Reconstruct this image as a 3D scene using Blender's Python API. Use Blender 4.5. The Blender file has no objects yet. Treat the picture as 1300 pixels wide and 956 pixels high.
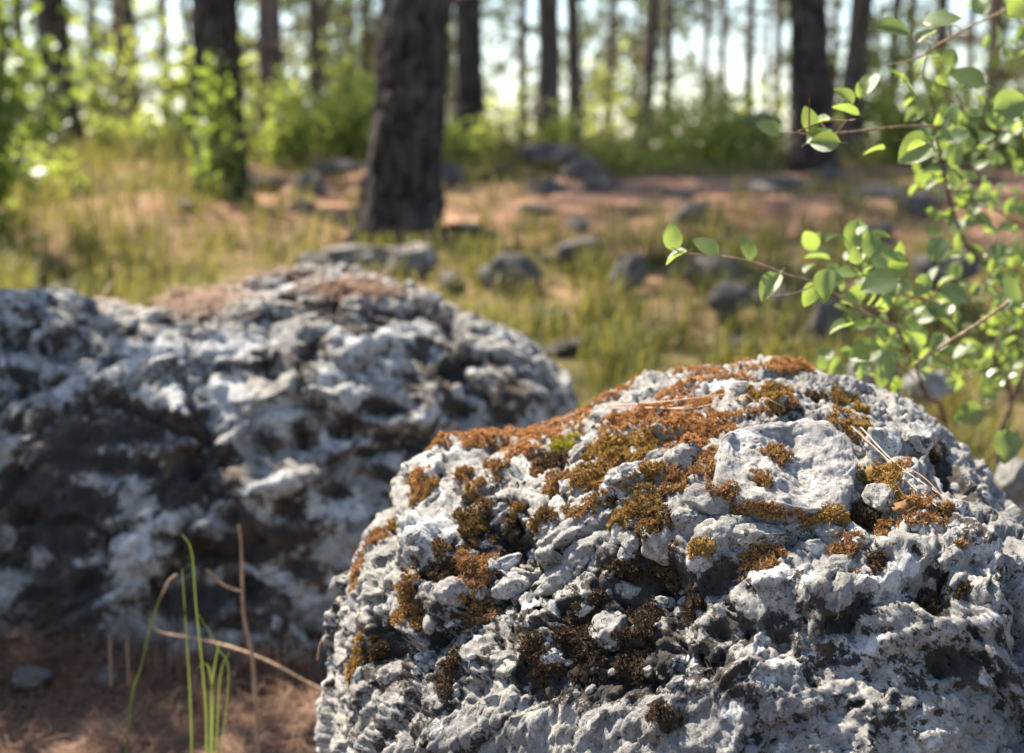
import bpy, math, random
import numpy as np
from mathutils import Vector, Matrix
from mathutils.bvhtree import BVHTree

random.seed(7)
rng = np.random.default_rng(7)
scene = bpy.context.scene
R = math.radians

# ------------------------------------------------------------------ camera
PITCH = 8.75
CAM_Z = 1.0
cam_data = bpy.data.cameras.new("camera")
cam_data.lens = 50.0
cam_data.sensor_width = 36.0
cam_data.clip_start = 0.05
cam_data.clip_end = 6000.0
cam_data.dof.use_dof = True
cam_data.dof.focus_distance = 1.24
cam_data.dof.aperture_fstop = 4.6
cam_data.dof.aperture_blades = 0
cam = bpy.data.objects.new("camera", cam_data)
cam.location = (0, 0, CAM_Z)
cam.rotation_euler = (R(90 - PITCH), 0, 0)
scene.collection.objects.link(cam)
scene.camera = cam

# ------------------------------------------------------------------ sky, sun, exposure
SUN_EL, SUN_AZ = 52.5, 48.0            # azimuth: degrees to the left of straight ahead
world = bpy.data.worlds.new("World")
scene.world = world
world.use_nodes = True
wn = world.node_tree.nodes
sky = wn.new("ShaderNodeTexSky")
sky.sky_type = 'NISHITA'
sky.sun_disc = False
sky.sun_elevation = R(SUN_EL)
sky.sun_rotation = R(-SUN_AZ)
sky.air_density = 1.0
sky.dust_density = 0.8
sky.ozone_density = 1.0
world.node_tree.links.new(sky.outputs[0], wn["Background"].inputs[0])
wn["Background"].inputs[1].default_value = 0.088
sun_data = bpy.data.lights.new("sun", 'SUN')
sun_data.energy = 5.0
sun_data.angle = R(0.55)
sun_data.color = (1.0, 0.91, 0.77)
sun = bpy.data.objects.new("sun", sun_data)
SUN_DIR = Vector((-math.sin(R(SUN_AZ)) * math.cos(R(SUN_EL)), math.cos(R(SUN_AZ)) * math.cos(R(SUN_EL)), math.sin(R(SUN_EL))))
sun.rotation_euler = SUN_DIR.to_track_quat('Z', 'Y').to_euler()
sun.location = (-5, 8, 12)
scene.collection.objects.link(sun)
scene.view_settings.view_transform = 'Standard'
scene.view_settings.look = 'None'
scene.view_settings.exposure = 1.72
scene.view_settings.gamma = 1.0
scene.cycles.use_denoising = True
scene.cycles.max_bounces = 6
scene.cycles.transparent_max_bounces = 6
scene.cycles.sample_clamp_indirect = 4.0

# ------------------------------------------------------------------ photograph geometry: pixel (1300 x 956) -> ray
FPX = 1300 * 50 / 36.0
_cp, _sp = math.cos(R(PITCH)), math.sin(R(PITCH))
FWD, UP, RGT = Vector((0, _cp, -_sp)), Vector((0, _sp, _cp)), Vector((1, 0, 0))
CAMP = Vector((0, 0, CAM_Z))


def ray(px, py):
    return FWD + RGT * ((px - 650) / FPX) + UP * ((478 - py) / FPX)


def at(px, py, Y):
    d = ray(px, py)
    return CAMP + d * (Y / d.y)


def project(P):
    d = P - np.array(CAMP)
    dep = d @ np.array(FWD)
    return 650 + FPX * d[:, 0] / dep, 478 - FPX * (d @ np.array(UP)) / dep, dep


# ------------------------------------------------------------------ noise in numpy
_G = np.array([[1, 1, 0], [-1, 1, 0], [1, -1, 0], [-1, -1, 0], [1, 0, 1], [-1, 0, 1], [1, 0, -1], [-1, 0, -1],
               [0, 1, 1], [0, -1, 1], [0, 1, -1], [0, -1, -1], [1, 1, 0], [-1, 1, 0], [0, -1, 1], [0, -1, -1]], float)


def _hash(ix, iy, iz, seed):
    h = (ix.astype(np.int64) * 374761393 + iy.astype(np.int64) * 668265263 + iz.astype(np.int64) * 2147483647 + seed * 1274126177) & 0xFFFFFFFF
    h = ((h ^ (h >> 13)) * 1274126177) & 0xFFFFFFFF
    h = ((h ^ (h >> 16)) * 2246822519) & 0xFFFFFFFF
    return h ^ (h >> 15)


def perlin(p, seed=0):
    p = np.asarray(p, float)
    i = np.floor(p)
    f = p - i
    u = f * f * f * (f * (f * 6 - 15) + 10)
    i = i.astype(np.int64)
    out = np.zeros(len(p))
    for dx in (0, 1):
        for dy in (0, 1):
            for dz in (0, 1):
                g = _G[_hash(i[:, 0] + dx, i[:, 1] + dy, i[:, 2] + dz, seed) & 15]
                d = g[:, 0] * (f[:, 0] - dx) + g[:, 1] * (f[:, 1] - dy) + g[:, 2] * (f[:, 2] - dz)
                w = (u[:, 0] if dx else 1 - u[:, 0]) * (u[:, 1] if dy else 1 - u[:, 1]) * (u[:, 2] if dz else 1 - u[:, 2])
                out += w * d
    return out


def fbm(p, octaves=4, gain=0.5, seed=0, ridged=False):
    a, s, o = 1.0, 1.0, np.zeros(len(p))
    for k in range(octaves):
        n = perlin(p * s, seed + k * 17)
        o += a * ((1 - 2 * np.abs(n)) - .5 if ridged else n)
        a *= gain
        s *= 2.03
    return o


def worley(p, seed=0):
    p = np.asarray(p, float)
    i = np.floor(p).astype(np.int64)
    f1 = np.full(len(p), 9.0)
    f2 = np.full(len(p), 9.0)
    cid = np.zeros(len(p))
    tilt = np.zeros(len(p))
    for dx in (-1, 0, 1):
        for dy in (-1, 0, 1):
            for dz in (-1, 0, 1):
                cx, cy, cz = i[:, 0] + dx, i[:, 1] + dy, i[:, 2] + dz
                h = _hash(cx, cy, cz, seed)
                px = cx + (h & 1023) / 1023.0 - p[:, 0]
                py = cy + ((h >> 10) & 1023) / 1023.0 - p[:, 1]
                pz = cz + ((h >> 20) & 1023) / 1023.0 - p[:, 2]
                d = np.sqrt(px * px + py * py + pz * pz)
                near = d < f1
                f2 = np.where(near, f1, np.minimum(f2, d))
                cid = np.where(near, ((h >> 5) & 255) / 255.0, cid)
                g = _G[(h >> 7) & 15]
                tilt = np.where(near, -(g[:, 0] * px + g[:, 1] * py + g[:, 2] * pz), tilt)
                f1 = np.where(near, d, f1)
    worley.tilt = tilt
    return f1, f2, cid


def smooth(a, b, x):
    t = np.clip((x - a) / (b - a), 0, 1)
    return t * t * (3 - 2 * t)


# ------------------------------------------------------------------ scene helpers
def make_mesh(name, verts, tris=None, quads=None, smooth_shade=True, attrs=None):
    verts = np.asarray(verts, np.float32)
    me = bpy.data.meshes.new(name)
    me.vertices.add(len(verts))
    me.vertices.foreach_set("co", verts.ravel())
    loops, starts, n = [], [], 0
    for fs, k in ((tris, 3), (quads, 4)):
        if fs is not None and len(fs):
            fs = np.asarray(fs, np.int32)
            loops.append(fs.ravel())
            starts.append(n + np.arange(len(fs), dtype=np.int32) * k)
            n += len(fs) * k
    loops, starts = np.concatenate(loops), np.concatenate(starts)
    me.loops.add(len(loops))
    me.loops.foreach_set("vertex_index", loops)
    me.polygons.add(len(starts))
    me.polygons.foreach_set("loop_start", starts)
    me.polygons.foreach_set("use_smooth", np.full(len(starts), smooth_shade))
    for k, v in (attrs or {}).items():
        a = me.attributes.new(k, 'FLOAT', 'POINT')
        a.data.foreach_set("value", np.asarray(v, np.float32))
    me.update(calc_edges=True)
    return me


def put(name, me, mat=None, loc=(0, 0, 0), parent=None, rot=(0, 0, 0), scale=(1, 1, 1), **tags):
    o = bpy.data.objects.new(name, me)
    scene.collection.objects.link(o)
    if me is not None and mat is not None and len(me.materials) == 0:
        me.materials.append(mat)
    if parent is not None:
        o.parent = parent
        o.location = Vector(loc) - parent.location
    else:
        o.location = loc
    o.rotation_euler = rot
    o.scale = scale
    for k, v in tags.items():
        if v is not None:
            o[k] = v
    return o


def grid_quads(nu, nv, wrap_u=False):
    a = np.arange(nu * nv).reshape(nv, nu)
    if wrap_u:
        b = np.concatenate([a, a[:, :1]], 1)
    else:
        b = a
    return np.stack([b[:-1, :-1], b[:-1, 1:], b[1:, 1:], b[1:, :-1]], -1).reshape(-1, 4)


def tube(points, radii, sides=7):
    """Tapered tube along a 3-D polyline (arrays of verts and quads)."""
    P = [Vector(p) for p in points]
    V = []
    prev = None
    for k, p in enumerate(P):
        t = (P[min(k + 1, len(P) - 1)] - P[max(k - 1, 0)]).normalized()
        if prev is None:
            prev = t.orthogonal().normalized()
        prev = (prev - t * prev.dot(t)).normalized()
        b = t.cross(prev)
        for s in range(sides):
            a = 2 * math.pi * s / sides
            V.append(p + (prev * math.cos(a) + b * math.sin(a)) * radii[k])
    V = np.array([tuple(v) for v in V])
    Q = grid_quads(sides, len(P), True)
    return V, Q


def spline(pts, n=6):
    """Catmull-Rom through 3-D points."""
    P = [Vector(p) for p in pts]
    if len(P) < 3:
        return [P[0].lerp(P[-1], t / (n * 1.0)) for t in range(n + 1)]
    out = []
    E = [P[0] * 2 - P[1]] + P + [P[-1] * 2 - P[-2]]
    for k in range(1, len(E) - 2):
        a, b, c, d = E[k - 1:k + 3]
        for j in range(n):
            t = j / n
            out.append(.5 * ((2 * b) + (c - a) * t + (2 * a - 5 * b + 4 * c - d) * t * t + (3 * b - a - 3 * c + d) * t ** 3))
    out.append(P[-1])
    return out


def merge(parts):
    V, Q, n = [], [], 0
    for v, q in parts:
        V.append(v)
        Q.append(q + n)
        n += len(v)
    return np.concatenate(V), np.concatenate(Q)


# ------------------------------------------------------------------ materials
class NT:
    def __init__(self, name):
        self.m = bpy.data.materials.new(name)
        self.m.use_nodes = True
        self.t = self.m.node_tree
        self.t.nodes.clear()
        self.out = self.n("ShaderNodeOutputMaterial")

    def n(self, typ, **kw):
        x = self.t.nodes.new(typ)
        for k, v in kw.items():
            setattr(x, k, v)
        return x

    def link(self, a, b):
        self.t.links.new(a, b)

    def _in(self, sock, v):
        if hasattr(v, "is_linked") or hasattr(v, "links"):
            self.link(v, sock)
        elif isinstance(v, tuple) and len(v) == 3 and sock.type == 'RGBA':
            sock.default_value = (*v, 1)
        else:
            sock.default_value = v

    def coord(self, scale=(1, 1, 1)):
        c = self.n("ShaderNodeTexCoord").outputs["Object"]
        if scale != (1, 1, 1):
            mp = self.n("ShaderNodeMapping")
            self.link(c, mp.inputs[0])
            mp.inputs["Scale"].default_value = scale
            c = mp.outputs[0]
        return c

    def noise(self, co, scale, detail=6, rough=.55, dist=0.0, col=False):
        x = self.n("ShaderNodeTexNoise")
        self.link(co, x.inputs["Vector"])
        x.inputs["Scale"].default_value = scale
        x.inputs["Detail"].default_value = detail
        x.inputs["Roughness"].default_value = rough
        x.inputs["Distortion"].default_value = dist
        return x.outputs["Color" if col else "Fac"]

    def voro(self, co, scale, feature='F1'):
        x = self.n("ShaderNodeTexVoronoi", feature=feature)
        self.link(co, x.inputs["Vector"])
        x.inputs["Scale"].default_value = scale
        return x.outputs["Distance"]

    def math(self, op, a, b=0.0, clamp=False):
        x = self.n("ShaderNodeMath", operation=op)
        x.use_clamp = clamp
        self._in(x.inputs[0], a)
        self._in(x.inputs[1], b)
        return x.outputs[0]

    def step(self, v, a, b):
        x = self.n("ShaderNodeMapRange", interpolation_type='SMOOTHSTEP')
        self._in(x.inputs[0], v)
        x.inputs[1].default_value = a
        x.inputs[2].default_value = b
        return x.outputs[0]

    def mix(self, f, a, b, mode='MIX'):
        x = self.n("ShaderNodeMix", data_type='RGBA', blend_type=mode)
        self._in(x.inputs[0], f)
        self._in(x.inputs[6], a)
        self._in(x.inputs[7], b)
        return x.outputs[2]

    def attr(self, name):
        return self.n("ShaderNodeAttribute", attribute_name=name).outputs["Fac"]

    def rand(self):
        return self.n("ShaderNodeObjectInfo").outputs["Random"]

    def bump(self, h, strength, dist, prev=None):
        x = self.n("ShaderNodeBump")
        x.inputs["Strength"].default_value = strength
        x.inputs["Distance"].default_value = dist
        self.link(h, x.inputs["Height"])
        if prev is not None:
            self.link(prev, x.inputs["Normal"])
        return x.outputs[0]

    def bsdf(self, color, rough=.8, spec=.3, normal=None):
        x = self.n("ShaderNodeBsdfPrincipled")
        self._in(x.inputs["Base Color"], color)
        self._in(x.inputs["Roughness"], rough)
        x.inputs["Specular IOR Level"].default_value = spec
        if normal is not None:
            self.link(normal, x.inputs["Normal"])
        return x.outputs[0]

    def done(self, sh):
        self.link(sh, self.out.inputs["Surface"])
        return self.m


def rock_material(name, white=0.0, dark=0.0, fine=1.0, base=((.36, .342, .31), (.64, .595, .52)), dcols=((.018, .016, .015), (.075, .052, .036))):
    t = NT(name)
    co = t.coord()
    c = t.mix(t.step(t.noise(co, 7, 5, .6), .35, .68), base[0], base[1])
    c = t.mix(t.math('MULTIPLY', t.step(t.noise(co, 11, 4, .6, .4), .55, .72), .55), c, (.40, .31, .22))
    speck = t.noise(co, 95 * fine, 6, .75)
    c = t.mix(t.step(speck, .40, .72), t.mix(.6, c, (.14, .14, .145)), c)
    fl = t.math('MULTIPLY', t.math('SUBTRACT', t.noise(co, 75 * fine, 10, .72), .5), .55)
    wv = t.math('ADD', t.math('ADD', t.noise(co, 17 * fine, 12, .68, .5), fl), t.math('MULTIPLY', t.attr('white'), .22))
    wm = t.step(wv, .60 - white, .645 - white)
    wcol = t.mix(t.step(t.noise(co, 60 * fine, 8, .7), .35, .65), (.50, .51, .50), (.72, .71, .68))
    c = t.mix(t.math('MULTIPLY', wm, .85), c, wcol)
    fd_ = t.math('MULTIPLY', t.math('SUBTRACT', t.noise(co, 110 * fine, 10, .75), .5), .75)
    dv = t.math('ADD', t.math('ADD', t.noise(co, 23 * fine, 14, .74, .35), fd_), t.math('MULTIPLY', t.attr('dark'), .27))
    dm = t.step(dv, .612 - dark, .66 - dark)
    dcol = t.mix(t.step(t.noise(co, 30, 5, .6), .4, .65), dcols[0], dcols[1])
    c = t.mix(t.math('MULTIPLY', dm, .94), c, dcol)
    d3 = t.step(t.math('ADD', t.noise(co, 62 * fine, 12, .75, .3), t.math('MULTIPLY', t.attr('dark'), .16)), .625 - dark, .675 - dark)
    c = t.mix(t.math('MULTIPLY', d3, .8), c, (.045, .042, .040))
    sp = t.step(t.noise(co, 230 * fine, 4, .6), .58, .66)
    c = t.mix(t.math('MULTIPLY', sp, .7), c, (.06, .058, .055))
    b1 = t.bump(t.noise(co, 60 * fine, 10, .72), .8, .012 / fine)
    b2 = t.bump(t.noise(co, 300 * fine, 6, .7), .8, .003 / fine, b1)
    return t.done(t.bsdf(c, .85, .25, b2))


def moss_material():
    t = NT("moss")
    k = t.attr('kind_hue')                       # 0 orange, .25 brown, .5 olive, .75 dark brown, 1 green
    r = t.n("ShaderNodeValToRGB")
    cols = [(0, (.43, .225, .085)), (.25, (.25, .132, .056)), (.5, (.33, .205, .045)), (.66, (.070, .038, .022)), (.86, (.034, .021, .015)), (.97, (.30, .29, .025))]
    cr = r.color_ramp
    while len(cr.elements) < 6:
        cr.elements.new(.5)
    for e, (p, c) in zip(cr.elements, cols):
        e.position = p
        e.color = (*c, 1)
    t.link(k, r.inputs[0])
    v = t.attr('tint')
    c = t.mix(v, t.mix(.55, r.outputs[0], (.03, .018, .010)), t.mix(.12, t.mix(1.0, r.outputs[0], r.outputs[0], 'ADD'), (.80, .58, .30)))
    d = t.bsdf(c, .8, .15)
    tr = t.n("ShaderNodeBsdfTranslucent")
    t.link(c, tr.inputs[0])
    mx = t.n("ShaderNodeMixShader")
    mx.inputs[0].default_value = .16
    t.link(d, mx.inputs[1])
    t.link(tr.outputs[0], mx.inputs[2])
    return t.done(mx.outputs[0])


def leafy_material(name, dark, light, trans, tfac=.45, rough=.45, spec=.35, hue='attr', bumps=False):
    t = NT(name)
    v = t.attr('tint') if hue == 'attr' else t.rand()
    c = t.mix(v, dark, light)
    if bumps:
        co = t.coord()
        nz = t.noise(co, 160, 4, .6)
        c = t.mix(t.math('MULTIPLY', t.step(nz, .45, .75), .35), c, (.30, .30, .09))
        c = t.mix(t.math('MULTIPLY', t.step(t.noise(co, 7, 5, .7), .62, .70), .7), c, (.20, .10, .04))
        d = t.bsdf(c, rough, spec, t.bump(nz, .25, .002))
    else:
        d = t.bsdf(c, rough, spec)
    tr = t.n("ShaderNodeBsdfTranslucent")
    t.link(t.mix(v, trans, tuple(min(1, x * 1.35) for x in trans)), tr.inputs[0])
    mx = t.n("ShaderNodeMixShader")
    mx.inputs[0].default_value = tfac
    t.link(d, mx.inputs[1])
    t.link(tr.outputs[0], mx.inputs[2])
    return t.done(mx.outputs[0])


def bark_material(name, a, b, sc=1.0):
    t = NT(name)
    co = t.coord((1, 1, .18))
    n1 = t.noise(co, 26 * sc, 8, .65, .4)
    c = t.mix(t.step(n1, .36, .64), a, b)
    c = t.mix(t.math('MULTIPLY', t.step(t.noise(t.coord(), 5, 4), .52, .7), .5), c, (.16, .15, .13))
    c = t.mix(t.step(t.attr('furrow'), 0, 1), c, (.018, .013, .010))
    return t.done(t.bsdf(c, .9, .15, t.bump(n1, .8, .02)))


def ground_material():
    t = NT("forest_floor")
    co = t.coord()
    needles = t.mix(t.step(t.noise(co, 3.0, 8, .7), .3, .7), (.25, .12, .068), (.56, .33, .215))
    needles = t.mix(t.math('MULTIPLY', t.step(t.noise(co, 40, 6, .7), .5, .7), .6), needles, (.10, .055, .035))
    needles = t.mix(t.math('MULTIPLY', t.step(t.noise(co, 14, 6, .7), .58, .7), .6), needles, (.46, .40, .33))
    needles = t.mix(t.math('MULTIPLY', t.attr('litter_shade_tint'), .92), needles, t.mix(t.step(t.noise(co, 34, 8, .75), .38, .68), (.036, .021, .015), (.20, .112, .078)))  # near litter darkened: shade of boulder and trees put into its colour
    green = t.mix(t.step(t.noise(co, 6, 6, .65), .35, .65), (.060, .060, .020), (.17, .135, .055))
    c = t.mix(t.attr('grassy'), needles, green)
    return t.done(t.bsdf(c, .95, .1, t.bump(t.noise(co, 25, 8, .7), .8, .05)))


M_ROCK = rock_material("lichened_limestone", .0, .0)
M_ROCK_BACK = rock_material("rear_limestone", .045, .045, .55, dcols=((.026, .019, .014), (.12, .078, .050)))  # larger blotches and browner dark patches than the front boulder
M_STONE = rock_material("limestone_clast", .02, -.045, 1.3)
M_PLATE = rock_material("smooth_limestone_plate", .01, -.11, 1.0, ((.42, .40, .38), (.62, .57, .51)))
M_PALE = rock_material("pale_rock", .04, -.02, .5)
M_WARM = rock_material("warm_slope_rock", -.02, .03, .5, ((.22, .18, .145), (.44, .36, .29)))  # warm pale base colour
M_DARKROCK = rock_material("dark_weathered_rock", -.03, .02, .5, ((.085, .066, .048), (.23, .175, .125)))
M_MOSS = moss_material()
M_SHRUB_LEAF = leafy_material("shrub_leaf", (.028, .075, .024), (.095, .15, .04), (.32, .42, .07), .44, .34, .9, 'rand', True)
M_BUSH = leafy_material("bush_leaf", (.06, .095, .022), (.23, .26, .07), (.42, .47, .09), .5)
M_SAPLING = leafy_material("sapling_leaf", (.025, .060, .014), (.11, .16, .035), (.26, .34, .05), .42)
M_PINE = leafy_material("pine_needles", (.035, .055, .018), (.11, .125, .05), (.20, .22, .06), .30)
M_GRASS = leafy_material("grass_blade", (.060, .075, .018), (.27, .215, .085), (.24, .225, .045), .36, .55, .25)
M_BLADE = leafy_material("fresh_grass_blade", (.11, .16, .04), (.17, .19, .06), (.34, .42, .08), .35, .5, .3, 'rand')
M_DRY = leafy_material("dry_needle", (.34, .16, .075), (.68, .50, .36), (.55, .30, .13), .25, .5, .35)
M_LITTER = leafy_material("needle_litter", (.085, .045, .030), (.45, .28, .18), (.3, .16, .08), .12, .7, .2)
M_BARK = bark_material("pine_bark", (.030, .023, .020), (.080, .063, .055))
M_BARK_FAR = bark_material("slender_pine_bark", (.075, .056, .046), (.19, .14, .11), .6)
M_STEM = bark_material("shrub_stem", (.10, .06, .04), (.26, .17, .11), 4.0)
M_TWIG = bark_material("dry_twig", (.30, .19, .12), (.52, .36, .24), 4.0)
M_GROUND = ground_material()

# ------------------------------------------------------------------ ground
GY = [-60, 0, 2.2, 3, 4, 5.5, 7, 9, 11, 14, 17, 20, 27, 40, 70, 250, 4000]
GZ = [.10, .11, .13, .175, .29, .45, .61, .76, .88, .99, .98, .70, -.5, -2.2, -4.2, -8, -60]


def gz(x, y):
    x, y = np.atleast_1d(np.asarray(x, float)), np.atleast_1d(np.asarray(y, float))
    x, y = np.broadcast_arrays(x, y)
    z = np.interp(y, GY, GZ)
    p = np.stack([x, y, np.zeros_like(x)], -1).reshape(-1, 3)
    nz = fbm(p * .45, 3, .5, 3).reshape(x.shape)
    n2 = fbm(p * 2.2, 3, .5, 5).reshape(x.shape)
    amp = smooth(2.0, 6.0, y) * .16
    return z + nz * amp + n2 * .03


def gpt(x, y, dz=0.0):
    return Vector((x, y, float(gz(x, y)[0]) + dz))


def grassy(x, y):
    """0 bare needles .. 1 grass."""
    p = np.stack([x, y, np.zeros_like(x)], -1)
    n = fbm(p * .8, 3, .5, 11)
    near = smooth(3.0, 3.5, y) * (1 - smooth(6.2, 7.5, y + 1.6 * n))
    left = smooth(-.4, -1.6, x / np.maximum(y, 1) * 6 + .3) * smooth(3.2, 4.2, y) * .75
    far = smooth(10.0, 13.2, y + 3.4 * n)
    far = np.maximum(far, .34 * smooth(.22, .4, n) * smooth(6, 7, y))
    return np.clip(np.maximum(near * (.96 + .75 * n), np.maximum(left, far) * (.74 + .9 * n)), 0, 1)


ny, nx = 300, 220
yy = np.concatenate([np.linspace(-30, 1, 12), np.linspace(1.2, 16, 200), 16 * (4000 / 16) ** np.linspace(.01, 1, ny - 212)])
ss = np.linspace(-1, 1, nx)
ss = np.sign(ss) * np.abs(ss) ** 1.5
X = ss[None, :] * (9 + 1.5 * np.maximum(yy, 0))[:, None]
Y = np.repeat(yy[:, None], nx, 1)
Z = gz(X, Y)
gv = np.stack([X, Y, Z], -1).reshape(-1, 3)
put("ground", make_mesh("ground", gv, quads=grid_quads(nx, ny), attrs={'grassy': grassy(gv[:, 0], gv[:, 1]), 'litter_shade_tint': np.clip((1 - smooth(2.7, 3.3, gv[:, 1])) * (.9 + 1.2 * fbm(gv * 2.2, 3, .6, 15)), 0, 1)}), M_GROUND, kind='structure')


# ------------------------------------------------------------------ boulders
def star_directions(n, axis, a=.60, max_theta=R(176)):
    """Square grid mapped onto directions round an axis, finest about the axis."""
    u, v = np.meshgrid(np.linspace(-1, 1, n), np.linspace(-1, 1, n))
    u, v = u.ravel() + 1e-9, v.ravel()
    big = np.abs(u) > np.abs(v)
    r = np.where(big, np.abs(u), np.abs(v))
    with np.errstate(divide='ignore', invalid='ignore'):
        phi = np.where(big, np.pi / 4 * v / u + np.where(u < 0, np.pi, 0), np.pi / 2 - np.pi / 4 * u / np.where(v == 0, 1e-9, v) + np.where(v < 0, np.pi, 0))
    th = max_theta * (a * r + (1 - a) * r ** 3)
    ax = Vector(axis).normalized()
    e1 = ax.orthogonal().normalized()
    e2 = ax.cross(e1)
    ax, e1, e2 = np.array(ax), np.array(e1), np.array(e2)
    return (np.cos(th)[:, None] * ax + np.sin(th)[:, None] * (np.cos(phi)[:, None] * e1 + np.sin(phi)[:, None] * e2))


def shape_field(p, prims, k=.06):
    f = None
    for (c, r, e, rot, sign) in prims:
        q = p - np.array(c)
        if rot:
            cs, sn = math.cos(R(rot)), math.sin(R(rot))
            q = np.stack([q[:, 0] * cs + q[:, 1] * sn, -q[:, 0] * sn + q[:, 1] * cs, q[:, 2]], -1)
        s = (np.abs(q / np.array(r)) ** e).sum(1) ** (1 / e)
        d = (s - 1) * min(r)
        if f is None:
            f = d
        elif sign > 0:
            h = np.clip(.5 + .5 * (f - d) / k, 0, 1)
            f = f + (d - f) * h - k * h * (1 - h)
        else:
            kk = k * .5
            h = np.clip(.5 - .5 * (f + d) / kk, 0, 1)
            f = f + (-d - f) * h + kk * h * (1 - h)
    return f


def star_solve(center, dirs, prims, k=.06):
    lo, hi = np.zeros(len(dirs)), np.full(len(dirs), 2.5)
    c = np.array(center)
    for _ in range(24):
        m = (lo + hi) / 2
        ins = shape_field(c + dirs * m[:, None], prims, k) < 0
        lo, hi = np.where(ins, m, lo), np.where(ins, hi, m)
    return c + dirs * lo[:, None]


def grid_normals(P, n):
    G = P.reshape(n, n, 3)
    a, b = np.gradient(G, axis=1), np.gradient(G, axis=0)
    N = np.cross(a, b).reshape(-1, 3)
    N /= np.linalg.norm(N, axis=1)[:, None] + 1e-12
    return N


def outward(N, P, c):
    return N * np.sign(((P - np.array(c)) * N).sum(1))[:, None]


def pick(P, N, px, py, tol=5):
    """The surface point a photograph pixel looks at."""
    x, y, d = project(P)
    ok = (np.abs(x - px) < tol) & (np.abs(y - py) < tol)
    if not ok.any():
        return None
    i = np.where(ok)[0]
    j = i[np.argmin(d[i])]
    return P[j], d[j]


def blob_field(P, N, blobs, power=2.0):
    """Sum of soft lumps at picked surface points: (px, py, rx_px, ry_px, angle, amount)."""
    out = np.zeros(len(P))
    for (px, py, rx, ry, ang, amt) in blobs:
        h = pick(P, N, px, py)
        if h is None:
            continue
        c, d = h
        q = P - c
        x = q[:, 0]
        y = q @ np.array(UP)
        z = q @ np.array(FWD)
        ca, sa = math.cos(R(ang)), math.sin(R(ang))
        s = d / FPX
        u, v = (x * ca - y * sa) / (rx * s), (x * sa + y * ca) / (ry * s)
        w = z / (max(rx, ry) * s * 2.2)
        out += amt * np.exp(-(u * u + v * v + w * w) ** (power / 2) * 1.1)
    return out


# ---- the front boulder
FC = (.24, 1.50, .34)
NF = 540
fd = star_directions(NF, (.0, -.80, .62))
f_prims = [((.26, 1.55, .20), (.36, .56, .567), 2.15, 0, 1),
           ((-.025, 1.48, .20), (.16, .30, .42), 2.2, 0, 1),
           ((-.06, 1.60, .345), (.145, .20, .285), 2.2, 0, 1),
           ((.47, 1.66, .18), (.17, .28, .455), 2.1, 0, 1),
           ((.44, 1.24, .28), (.19, .17, .36), 2.2, 0, 1)]
FP = star_solve(FC, fd, f_prims, .09)
FN = outward(grid_normals(FP, NF), FP, FC)
lumps = [(548, 690, 62, 42, 20, .022), (505, 735, 40, 60, 60, .012), (600, 820, 70, 40, 0, .012), (690, 800, 30, 40, 0, .006),
         (650, 690, 40, 26, 20, -.030), (600, 690, 26, 40, 0, -.022), (560, 728, 40, 14, 0, -.018),
         (480, 820, 26, 36, 0, -.03), (470, 615, 24, 26, -40, -.02), (478, 650, 16, 60, -38, -.035), (650, 610, 60, 30, -25, .012),
         (560, 575, 60, 16, -28, .012), (790, 720, 36, 26, 0, -.018), (830, 725, 20, 40, 0, -.024), (740, 800, 40, 40, 0, -.016), (800, 830, 40, 50, 0, -.022),
         (912, 735, 44, 14, -28, -.024), (853, 750, 14, 40, 0, -.02), (900, 690, 44, 26, 0, .012), (980, 740, 60, 22, -8, .016), (1060, 760, 40, 26, 0, .010),
         (993, 807, 15, 15, 0, -.022), (912, 797, 14, 11, 0, -.014), (1077, 788, 8, 12, 0, -.014), (1182, 765, 15, 13, 30, -.022), (1198, 842, 20, 13, 0, -.022),
         (1232, 722, 20, 16, 0, -.010), (1222, 748, 10, 9, 0, -.010), (1110, 735, 60, 14, -12, .014), (1240, 690, 44, 22, 28, .020), (1262, 760, 22, 40, 10, .018),
         (1225, 650, 40, 12, 28, .016), (1199, 603, 20, 15, 0, -.040), (1186, 562, 12, 34, -15, -.030), (1245, 640, 46, 22, 25, -.06), (1215, 600, 26, 40, 0, -.03), (1300, 670, 40, 24, 20, -.05), (1170, 650, 40, 12, 0, .015), (1160, 560, 22, 30, 10, .014),
         (1295, 770, 10, 60, 0, -.03), (1150, 700, 60, 20, 10, .012), (1120, 800, 60, 30, 0, .010), (930, 850, 60, 30, 0, .010),
         (1100, 645, 26, 16, 0, -.016), (760, 560, 60, 10, -10, .006), (960, 490, 60, 10, 0, .010), (1060, 490, 40, 9, 10, .008)]
FP = FP + FN * blob_field(FP, FN, lumps)[:, None]
# tilted bedding: clasts run from lower left to upper right
ca, sa = math.cos(R(28)), math.sin(R(28))
Q = np.stack([FP[:, 0] * ca + FP[:, 2] * sa, FP[:, 1], -FP[:, 0] * sa + FP[:, 2] * ca], -1)
warp = np.stack([perlin(FP * 9, 71), perlin(FP * 9, 72), perlin(FP * 9, 73)], -1) * .035
f1, f2, cid = worley((Q + warp) * np.array([8, 9, 13]), 21)
edge = np.exp(-(f2 - f1) / .09)
busy = np.clip(.16 + blob_field(FP, FN, [(690, 710, 200, 110, 0, .7), (800, 800, 130, 90, 0, .4), (520, 760, 90, 90, 0, .4), (548, 684, 52, 30, 15, -.75), (600, 630, 50, 22, -25, -.4), (1180, 580, 50, 60, 0, .4), (1270, 600, 70, 60, 0, .4)], 3), 0, 1)
d1 = ((cid - .5) * .016 - edge * .010 + worley.tilt * .013) * (.45 + .55 * busy)
g1, g2, gid = worley((Q + warp * .6) * np.array([22, 24, 36]), 22)
gedge = np.exp(-(g2 - g1) / .10)
xx, ypix, _ = project(FP)
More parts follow.
